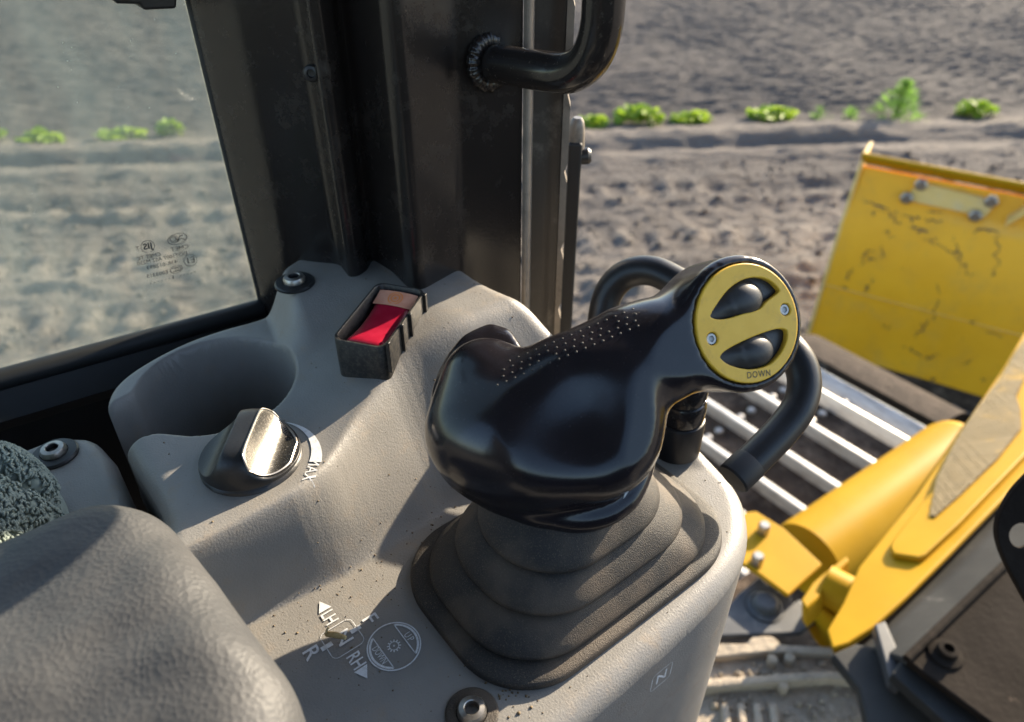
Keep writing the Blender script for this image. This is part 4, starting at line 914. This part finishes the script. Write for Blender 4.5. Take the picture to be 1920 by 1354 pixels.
def towel():
    c = W(-150, 965, -.270); o = thing('terry_towel', c, 'folded grey-green terry towel lying behind the armrest', 'towel')
    # a draped fold: heightfield ridge with a crease
    n1, n2 = 60, 60; V = []
    ax = nrm([.55, .83, 0]); bx = np.array([ax[1], -ax[0], 0])
    U, Vv = np.meshgrid(np.linspace(-1, 1, n1), np.linspace(-1, 1, n2), indexing='ij')
    def surf(u, v):
        x = u * .056 * np.sqrt(1 - v * v / 2); y = v * .050 * np.sqrt(1 - u * u / 2)
        prof = np.sqrt(np.clip(1 - np.abs(u) ** 2.6, 0, 1)) * np.sqrt(np.clip(1 - np.abs(v) ** 3, 0, 1))
        crease = np.exp(-((v + .18 + .2 * u) / .10) ** 2) * .022
        zv = .052 * prof - crease * prof + .004 * np.sin(u * 5 + v * 3); return c + ax * 0 + x[..., None] * ax + y[..., None] * bx + zv[..., None] * zz - zz * .027
    G = surf(U, Vv); mesh('towel_cloth', G.reshape(-1, 3), grid_faces(n1, n2), 'towel', o)
    VV, FF = [], []; k = 0
    us = RNG.uniform(-.97, .97, 5600); vs = RNG.uniform(-.97, .97, 5600); P0 = surf(us, vs); Pu = surf(us + .01, vs) - P0; Pv = surf(us, vs + .01) - P0
    for i in range(len(us)):
        n_ = np.cross(Pu[i], Pv[i]); ln_ = np.linalg.norm(n_)
        if ln_ < 1e-12: continue
        n_ = n_ / ln_; n_ = n_ if n_[2] > 0 else -n_
        t = nrm(RNG.normal(size=3) * .42 + np.array([0.3, -.2, -.6])); t = nrm(t - n_ * (t @ n_)); s_ = np.cross(n_, t); L_ = .0027 * RNG.uniform(.8, 1.3); r_ = .00068
        path = [P0[i], P0[i] + n_ * .0013 + t * L_ * .15, P0[i] + n_ * .0017 + t * L_ * .6, P0[i] + n_ * .0008 + t * L_ * 1.1]
        for j, q in enumerate(path):
            for b in range(4): th = b * math.pi / 2; VV.append(q + (s_ * math.cos(th) + (n_ if 0 < j < 3 else t) * math.sin(th)) * r_)
        FF += [[k + j * 4 + b, k + j * 4 + (b + 1) % 4, k + j * 4 + 4 + (b + 1) % 4, k + j * 4 + 4 + b] for j in range(3) for b in range(4)] + [[k + 12, k + 13, k + 14, k + 15]]; k += 16
    mesh('terry_loops', np.array(VV), FF, 'towel', o, True, tags={'kind': 'stuff'})
towel()

# ================================================================== BLADE
BZ = 1.0
tl = W(1615, 303, -1.2); tr = W(1920, 361, -1.2); bd = nrm((tr - tl) * np.array([1, 1, 0])); bn = np.array([bd[1], -bd[0], 0])
if bn @ -fh < 0: bn = -bn
bn = -bn if (bn @ (CAM - tl)) < 0 else bn                                # rearward normal
BW = 2.6
blade = thing('dozer_blade', tl * np.array([1, 1, 0]), 'yellow dozer blade seen from behind with scratched paint and bolted wear plate', 'blade')
PROF = [(.06, .02), (.055, .10), (.050, .40), (.035, .58), (.0, .74), (-.055, .86), (-.095, .945)]      # offset toward the rear, height
def bp_(x, o, z): return tl * np.array([1, 1, 0]) + bd * x + bn * o + zz * z
cur = catmull([np.array([o, z, 0]) for o, z in PROF], 5); V, F = [], []; nx = 40; no = len(cur)
for i in range(nx + 1):
    x = BW * i / nx
    for c in cur: V.append(bp_(x, c[0] + .0035 * math.sin(x * 9) * math.sin(c[1] * 8), c[1]))
for i in range(nx + 1):
    for c in cur[::-1]: V.append(bp_(BW * i / nx, c[0] - .02, c[1]))
def vi(i, k, b): return b * (nx + 1) * no + i * no + k
for b in (0, 1):
    for i in range(nx):
        for k in range(no - 1): F.append([vi(i, k, b), vi(i + 1, k, b), vi(i + 1, k + 1, b), vi(i, k + 1, b)])
for i in (0, nx):
    for k in range(no - 1): F.append([vi(i, k, 0), vi(i, k + 1, 0), vi(i, no - 2 - k, 1), vi(i, no - 1 - k, 1)])
mb = mesh('moldboard', V, F, 'yellowlifted', blade, True, 50)
prism('top_lip', [bp_(-.01, -.10, .955), bp_(BW, -.10, .955), bp_(BW, -.06, 1.0), bp_(-.01, -.06, 1.0)], -bn * .02 + zz * .012, 'yellow', blade, .004)
tube('top_edge_bar', [bp_(-.012, -.068, 1.003), bp_(BW, -.068, 1.003)], .011, 'yellow', blade, 10, 1)
prism('end_plate', [bp_(-.012, .065, .02), bp_(-.012, .055, .45), bp_(-.012, .03, .64), bp_(-.012, -.03, .84), bp_(-.012, -.09, 1.0), bp_(-.012, -.26, 1.0), bp_(-.012, -.20, .5), bp_(-.012, -.26, .02)], bd * .014, 'palepaint', blade, .003)
def surf_o(z): return float(np.interp(z, [c[1] for c in cur], [c[0] for c in cur]))
def bpx(u, v):
    z = .86; 
    for _ in range(12):
        q = PL(u, v, bp_(0, surf_o(z), 0), bn); z = q[2]
    return (q - tl) @ bd, q[2]
# dust-faded upper band follows the curve
x0, _ = bpx(1608, 360); V, F = [], []
bz = [(bpx(1625, 325)[1]), (bpx(1640, 372)[1])]
wpl = [bpx(u, v) for u, v in ((1698, 372), (1722, 338), (1872, 375), (1848, 404))]
pts = [bp_(x, surf_o(z) + .022, z) for x, z in wpl]
wearp = prism('wear_plate', pts, -bn * .02, 'palepaint', blade, .004)
for (u, v) in ((1702, 366), (1729, 341), (1860, 372), (1830, 399)):
    x, z = bpx(u, v); lathe('plate_bolt', bp_(x, surf_o(z) + .022, z), bn, [(.026, 0), (.026, .018), (.02, .022), (0, .022)], 'steel', wearp, 6)
# long slanted rib at the right of the frame
xr, zr = bpx(1886, 414); xr2, zr2 = bpx(1935, 372)
prism('slant_rib', [bp_(xr, surf_o(zr) + .05, zr - .01), bp_(xr2 + .06, surf_o(zr2) + .05, zr2 + .03), bp_(xr2 + .06, surf_o(zr2) + .05, zr2 + .055), bp_(xr, surf_o(zr) + .05, zr + .018)], -bn * .08, 'palepaint', blade, .004)
prism('weld_seam', [bp_(0, .0535, .43), bp_(BW, .0535, .43), bp_(BW, .0535, .436), bp_(0, .0535, .436)], -bn * .006, 'yellowlifted', blade)
# scratches: thin gouges of dark bare steel
SC = [[(1620, 376), (1650, 386), (1684, 398)], [(1695, 402), (1712, 408), (1740, 412), (1765, 416)], [(1736, 447), (1770, 465), (1795, 482), (1812, 502), (1822, 516)], [(1786, 445), (1797, 468), (1803, 484)],
      [(1868, 436), (1872, 470), (1871, 502)], [(1830, 432), (1846, 429), (1872, 434)], [(1638, 468), (1622, 478), (1616, 500)], [(1600, 505), (1592, 516), (1584, 522)], [(1636, 524), (1628, 536), (1624, 548)],
      [(1762, 532), (1757, 570), (1749, 600)], [(1749, 600), (1730, 612), (1716, 632)], [(1652, 390), (1672, 405), (1690, 421)], [(1706, 424), (1722, 430), (1738, 434)], [(1690, 648), (1712, 655), (1735, 672), (1760, 664)], [(1862, 503), (1858, 520)]]
V, F = [], []
def gouge(P_, wid):
    P_ = [p + np.array([RNG.normal() * .006, RNG.normal() * .006, 0]) for p in catmull(P_, 7)]; n = len(P_)
    for i in range(n - 1):
        if RNG.random() < .12: continue
        a, b = P_[i], P_[i + 1]; d = nrm(b - a); q = np.array([-d[1], d[0], 0]); k = len(V); tp = math.sin(math.pi * (i + .6) / n)
        w0, w1 = (wid * tp * RNG.uniform(.25, 1.3) + .0006 for _ in (0, 1))
        for p_ in (a - q * w0, b - q * w1, b + q * w1 * .6, a + q * w0 * .6): V.append(bp_(p_[0], surf_o(p_[1]) + .0045, p_[1]))
        F.append([k, k + 1, k + 2, k + 3])
for s in SC: gouge([np.array([*bpx(u, v), 0]) for u, v in s], RNG.choice([.0018, .003, .0045]))
for _ in range(38):
    x, z = RNG.uniform(.02, 1.3), RNG.choice([RNG.uniform(.05, .25), RNG.uniform(.3, .8), RNG.normal(.70, .05)]); a = RNG.normal(0, .9); l = .01 + .06 * RNG.random() ** 3
    gouge([np.array([x, z, 0]), np.array([x + l * math.cos(a), z + l * math.sin(a), 0])], .0022 * RNG.random() + .0006)
scr_m = mat('scraped_steel', (0.10, 0.06, 0.035), (0.22, 0.13, 0.05), .7, nscale=40)
mesh('scratch_marks', V, F, scr_m, blade, False, tags={'kind': 'stuff'})
prism('cutting_edge', [bp_(0, .075, .0), bp_(BW, .075, .0), bp_(BW, .075, .10), bp_(0, .075, .10)], -bn * .03, 'shoe', blade, .004)

# ================================================================== CRAWLER TRACK
ZT = .75
track = thing('crawler_track', (-.77, 1.5, 0), 'steel crawler track with bright worn grouser bars and brown dirt between', 'track')
bars = [.83, .97, 1.11, 1.252, 1.388, 1.53, 1.685, 1.85, 1.985]; XA, XB_ = -1.06, -.52
sh_me = None
def track_shoe(y, y2, zf, tilt):
    dy = (y2 - y); e2_ = nrm([0, dy, tilt]); nn = np.cross([1, 0, 0], e2_)
    base = np.array([(XA + XB_) / 2, y, zf]); L2 = np.linalg.norm([dy, tilt])
    def q(x, a, z): return base + np.array([x, 0, 0]) + e2_ * a + nn * z
    hw = (XB_ - XA) / 2
    sh = prism('track_shoe', [q(-hw, .01, -.045), q(hw, .01, -.045), q(hw, L2 - .002, -.040), q(-hw, L2 - .002, -.040)], -nn * .015, 'shoe', track, .003)
    prism('grouser_bar', [q(-hw, -.008, 0), q(hw, -.008, 0), q(hw, .009, 0), q(-hw, .009, 0)], -nn * .06, 'bar', sh, .002)
    for x in (-.12, .02):
        for a in (.35, .68):
            lathe('shoe_bolt', q(x + .0, L2 * a, -.043), nn, [(.013, 0), (.013, .008), (.009, .013), (0, .014)], 'steel', sh, 10)
zf = [ZT, ZT, ZT, ZT, ZT, ZT, ZT, ZT - .004, ZT - .04]
for i in range(len(bars) - 1): track_shoe(bars[i], bars[i + 1], zf[i], zf[i + 1] - zf[i])
track_shoe(bars[-1], bars[-1] + .12, zf[-1], -.10)
prism('track_frame', [(-.95, .5, .62), (-.62, .5, .62), (-.62, 2.0, .62), (-.95, 2.0, .62)], (0, 0, -.45), 'shoe', track)
V, F = [], []
for k in range(25):
    a = math.pi / 2 - math.pi * k / 24; V += [(XA, 2.03 + .36 * math.cos(a), .36 + .35 * math.sin(a)), (XB_, 2.03 + .36 * math.cos(a), .36 + .35 * math.sin(a))]
F = [[2 * k, 2 * k + 1, 2 * k + 3, 2 * k + 2] for k in range(24)]; mesh('front_wrap', V, F, 'wrapshade', track)
prism('lower_run', [(XA, .4, .03), (XB_, .4, .03), (XB_, 2.05, .03), (XA, 2.05, .03)], (0, 0, -.04), 'shoe', track)

# ================================================================== YELLOW TUBE, HOOD, BRACKETS
ta, tb = W(1528, 1040, -1.26), W(1760, 872, -1.26); td = nrm(tb - ta)
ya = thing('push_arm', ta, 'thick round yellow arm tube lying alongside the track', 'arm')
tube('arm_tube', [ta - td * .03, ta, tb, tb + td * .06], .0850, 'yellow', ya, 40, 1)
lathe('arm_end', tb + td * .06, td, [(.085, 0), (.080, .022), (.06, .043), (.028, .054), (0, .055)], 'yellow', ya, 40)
# hood: sloped shoulder sheet, seam at x = -.19
hp = np.array([-.19, 1.0, 1.2]); hn = nrm([-.5, 0, 1.0])
def Hd(u, v, l=0): return PL(u, v, hp + hn * l, hn)
hood = thing('engine_hood', Hd(1760, 1000), 'yellow engine hood side with a raised panel and perforated grille', 'hood')
outl = [(1560, 1215), (1592, 1204), (1640, 1172), (1700, 1117), (1780, 1037), (1860, 955), (1925, 888), (2080, 735), (2080, 480), (1985, 520), (1920, 622), (1880, 690), (1820, 778), (1770, 850), (1720, 925), (1660, 1000), (1610, 1062), (1580, 1130), (1550, 1180)]
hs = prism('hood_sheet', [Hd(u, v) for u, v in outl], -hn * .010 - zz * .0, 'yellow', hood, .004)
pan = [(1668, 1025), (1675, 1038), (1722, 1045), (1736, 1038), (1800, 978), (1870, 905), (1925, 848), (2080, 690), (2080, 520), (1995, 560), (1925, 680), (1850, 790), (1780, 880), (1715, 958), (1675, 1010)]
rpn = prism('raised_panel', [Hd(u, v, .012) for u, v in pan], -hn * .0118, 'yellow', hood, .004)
# perforated grille: a real woven mesh of wires over a dark recess
gr = [(1744, 968), (1752, 972), (1800, 930), (1870, 862), (1915, 805), (1913, 770), (1905, 745), (1926, 700), (2060, 560), (2000, 585), (1918, 640), (1880, 705), (1830, 770), (1792, 830), (1757, 900)]
G3 = [Hd(u, v, .0125) for u, v in gr]
prism('grille_backing', G3, hn * .0008, 'grilleback', rpn)
gx = np.array([0, 1.0, 0]); gy = np.cross(hn, gx); o3 = G3[0]; G2 = np.array([[(p - o3) @ gx, (p - o3) @ gy] for p in G3]); V, F = [], []
def clip_line(c0, dr):
    """spans of the line c0 + t dr inside polygon G2"""
    ts = []
    for i in range(len(G2)):
        a, b = G2[i], G2[(i + 1) % len(G2)]; e = b - a; den = dr[0] * e[1] - dr[1] * e[0]
        if abs(den) < 1e-12: continue
        w = a - c0; t = (w[0] * e[1] - w[1] * e[0]) / den; s = (w[0] * dr[1] - w[1] * dr[0]) / den
        if 0 <= s < 1: ts.append(t)
    ts.sort(); return [(ts[i], ts[i + 1]) for i in range(0, len(ts) - 1, 2)]
for sgn in (1, -1):
    dr = nrm(np.array([1, sgn * 1.0])); nr_ = np.array([-dr[1], dr[0]]); pr_ = G2 @ nr_
    for c in np.arange(pr_.min(), pr_.max(), 0.0058):
        for t0, t1 in clip_line(nr_ * c, dr):
            a, b = nr_ * c + dr * t0, nr_ * c + dr * t1; k = len(V); w = .0015
            for p2 in (a - nr_ * w, b - nr_ * w, b + nr_ * w, a + nr_ * w): V.append(o3 + gx * p2[0] + gy * p2[1] + hn * (.0022 + .0008 * sgn))
            F.append([k, k + 1, k + 2, k + 3])
o = mesh('grille_mesh', V, F, 'grille', rpn, False, tags={'kind': 'stuff'})
so = o.modifiers.new('solid', 'SOLIDIFY'); so.thickness = .001
# lug and pin between arm and hood
lug = thing('hinge_lug', W(1560, 1100, -1.14), 'small yellow hinge lug and pin between arm tube and hood', 'hinge')
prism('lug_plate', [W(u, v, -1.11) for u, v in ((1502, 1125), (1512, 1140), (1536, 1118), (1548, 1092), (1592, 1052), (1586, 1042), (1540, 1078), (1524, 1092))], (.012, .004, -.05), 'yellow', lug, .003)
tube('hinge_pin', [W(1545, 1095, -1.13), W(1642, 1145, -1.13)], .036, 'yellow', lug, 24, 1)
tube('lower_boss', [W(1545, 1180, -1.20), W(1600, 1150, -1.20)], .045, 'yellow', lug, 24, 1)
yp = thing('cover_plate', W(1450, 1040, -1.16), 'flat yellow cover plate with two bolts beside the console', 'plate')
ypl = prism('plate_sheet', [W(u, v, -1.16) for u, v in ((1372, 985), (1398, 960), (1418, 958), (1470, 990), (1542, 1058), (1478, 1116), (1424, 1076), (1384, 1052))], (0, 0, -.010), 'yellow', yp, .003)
for u, v in ((1430, 998), (1418, 1056)):
    lathe('plate_bolt', W(u, v, -1.16), (0, 0, 1), [(.012, 0), (.012, .02), (.009, .024), (0, .024)], 'steel', yp, 8)
br = thing('steel_bracket', W(1430, 1150, -1.20), 'grey steel bracket plate with a large round bolt and torn edge', 'bracket')
brp = prism('bracket_plate', [W(u, v, -1.20) for u, v in ((1340, 1193), (1352, 1150), (1385, 1112), (1425, 1080), (1438, 1095), (1450, 1092), (1462, 1110), (1474, 1106), (1488, 1128), (1500, 1122), (1510, 1140), (1528, 1150), (1530, 1165), (1502, 1186))], (0, 0, -.014), 'bracket', br, .004)
lathe('bracket_bolt', W(1434, 1137, -1.20), (0, 0, 1), [(.034, -.002), (.034, .002), (.028, .004), (.026, .002), (.022, .006), (.022, .014), (.017, .019), (0, .020)], 'bracket', brp, 28)
lathe('bolt_gap', W(1434, 1137, -1.20), (0, 0, 1), [(.036, -.001), (.036, .0022), (.025, .0023), (0, .0023)], 'seal', brp, 28)
# dirt-caked step plate
stp = thing('step_plate', W(1450, 1290, -1.22), 'dusty beige step plate with raised tread ribs below the console', 'step')
prism('step_sheet', [W(u, v, -1.22) for u, v in ((1240, 1420), (1290, 1240), (1345, 1222), (1440, 1214), (1560, 1222), (1640, 1260), (1760, 1420))], (0, 0, -.03), 'dust', stp, .006)
prism('rear_flange', [W(u, v, -1.20) for u, v in ((1300, 1226), (1345, 1206), (1400, 1206), (1412, 1192), (1450, 1192), (1466, 1208), (1560, 1212), (1565, 1226), (1440, 1222), (1345, 1232))], (0, 0, -.02), 'dust', stp, .004)
prism('step_ridge', [W(u, v, -1.195) for u, v in ((1280, 1275), (1560, 1256), (1660, 1268), (1660, 1282), (1560, 1272), (1280, 1294))], (0, 0, -.03), 'dust', stp, .006)
for k in range(4):
    u = 1352 + k * 30; prism('tread_rib', [W(u, 1318, -1.205), W(u + 14, 1316, -1.205), W(u + 22, 1380, -1.205), W(u + 8, 1382, -1.205)], (0, 0, -.02), 'dust', stp, .004)
for u, v in ((1448, 1238), (1468, 1288), (1457, 1274), (1480, 1235)):
    lathe('step_bolt', W(u, v, -1.205), (0, 0, 1), [(.009, -.02), (.009, .004), (.006, .007), (0, .007)], 'dust', stp, 8)
VV, FF = [], []; k = 0; iv = np.array([(1, 0, 0), (-1, 0, 0), (0, 1, 0), (0, -1, 0), (0, 0, 1), (0, 0, -1)], float); fi = np.array([(0, 2, 4), (2, 1, 4), (1, 3, 4), (3, 0, 4), (2, 0, 5), (1, 2, 5), (3, 1, 5), (0, 3, 5)])
for i in range(420):
    u, v = RNG.uniform(1340, 1650), RNG.uniform(1225, 1360); p = W(u, v, -1.218); r = .002 + .007 * RNG.random() ** 4; VV.append(iv * r * RNG.uniform(.6, 1.3, (6, 1)) + p); FF.append(fi + k); k += 6
mesh('dirt_lumps', np.concatenate(VV), np.concatenate(FF), 'dust', stp, False, tags={'kind': 'stuff'})
# dark bay below the track guard
bay = thing('frame_rail', W(1440, 1215, -1.4), 'dark main frame rail under the bracket and arm', 'frame')
prism('rail_body', [(-.50, .45, .82), (-.16, .45, .82), (-.16, 1.35, .82), (-.50, 1.35, .82)], (0, 0, -.3), 'shoe', bay)
# grey sheet and brown floor plate
fl = thing('cab_floor_plate', W(1820, 1240, -.93), 'dark rusty floor plate with bolt stub at the lower right', 'plate')
prism('floor_sheet', [W(u, v, -.93) for u, v in ((1702, 1238), (1760, 1180), (1820, 1122), (1895, 1052), (2080, 880), (2200, 1420), (1950, 1440), (1868, 1362))], (0, 0, -.012), 'brown', fl, .003)
lathe('stub_bolt', W(1772, 1228, -.93), (0, 0, 1), [(.024, -.001), (.022, .004), (.014, .006), (.013, .016), (.007, .017), (.006, .008), (0, .007)], 'brown', fl, 16)
gs = thing('firewall_sheet', W(1780, 1120, -.96), 'grey sheet metal panel between yellow hood and floor plate', 'panel')
prism('sheet_body', [W(1604, 1206, -1.03), W(1646, 1176, -1.03), W(1706, 1120, -1.03), W(1786, 1040, -1.03), W(1866, 958, -1.03), W(2000, 825, -1.03), W(2030, 930, -.938), W(1896, 1056, -.938), W(1820, 1126, -.938), W(1703, 1240, -.938), W(1690, 1232, -.95)], (0, 0, -.012), 'greysheet', gs, .002)
tube('sheet_seam', [W(1700, 1236, -.925), W(1895, 1048, -.925)], .006, 'brown', gs, 10, 1)
fr = thing('floor_frame', W(1680, 1290, -1.0), 'worn grey floor frame ledge at the corner of the dark floor plate', 'frame')
prism('frame_ledge', [W(u, v, -.955) for u, v in ((1692, 1234), (1706, 1240), (1870, 1366), (1850, 1400), (1800, 1380), (1672, 1262))], (0, 0, -.02), 'greysheet', fr, .003)
prism('frame_web', [W(u, v, -1.0) for u, v in ((1560, 1226), (1606, 1206), (1692, 1226), (1690, 1270), (1800, 1372), (1800, 1440), (1640, 1420), (1612, 1290))], (0, 0, -.02), 'greysheet', fr, .004)
prism('frame_tab', [W(u, v, -.97) for u, v in ((1640, 1170), (1660, 1163), (1704, 1262), (1688, 1290), (1670, 1278))], (0, 0, -.02), 'bracket', fr, .003)
lv = thing('pedal_plate', D(1905, 1010, .62), 'curved dark steel plate with a round hole at the right edge', 'plate')
cpts = catmull([(1935, 880, 0), (1898, 920, 0), (1876, 958, 0), (1868, 990, 0), (1872, 1020, 0), (1888, 1060, 0), (1920, 1120, 0), (1945, 1160, 0)], 5)
pl2 = [(float(p[0]), float(p[1])) for p in cpts] + [(2100, 1160), (2100, 880)]
orig = D(1905, 1010, .62); hm = basis(orig, rt, up)
def dd_(u, v): p = D(u, v, .62) - orig; return (float(p @ rt), float(p @ up))
hc = dd_(1912, 1003); V, F = plate_geo([dd_(u, v) for u, v in pl2][::-1], [[(hc[0] + .0115 * math.cos(k * math.pi / 16), hc[1] + .0115 * math.sin(k * math.pi / 16)) for k in range(32)]], .002, .0012, hm)
mesh('curved_plate', V, F, 'brown', lv, True, 40)
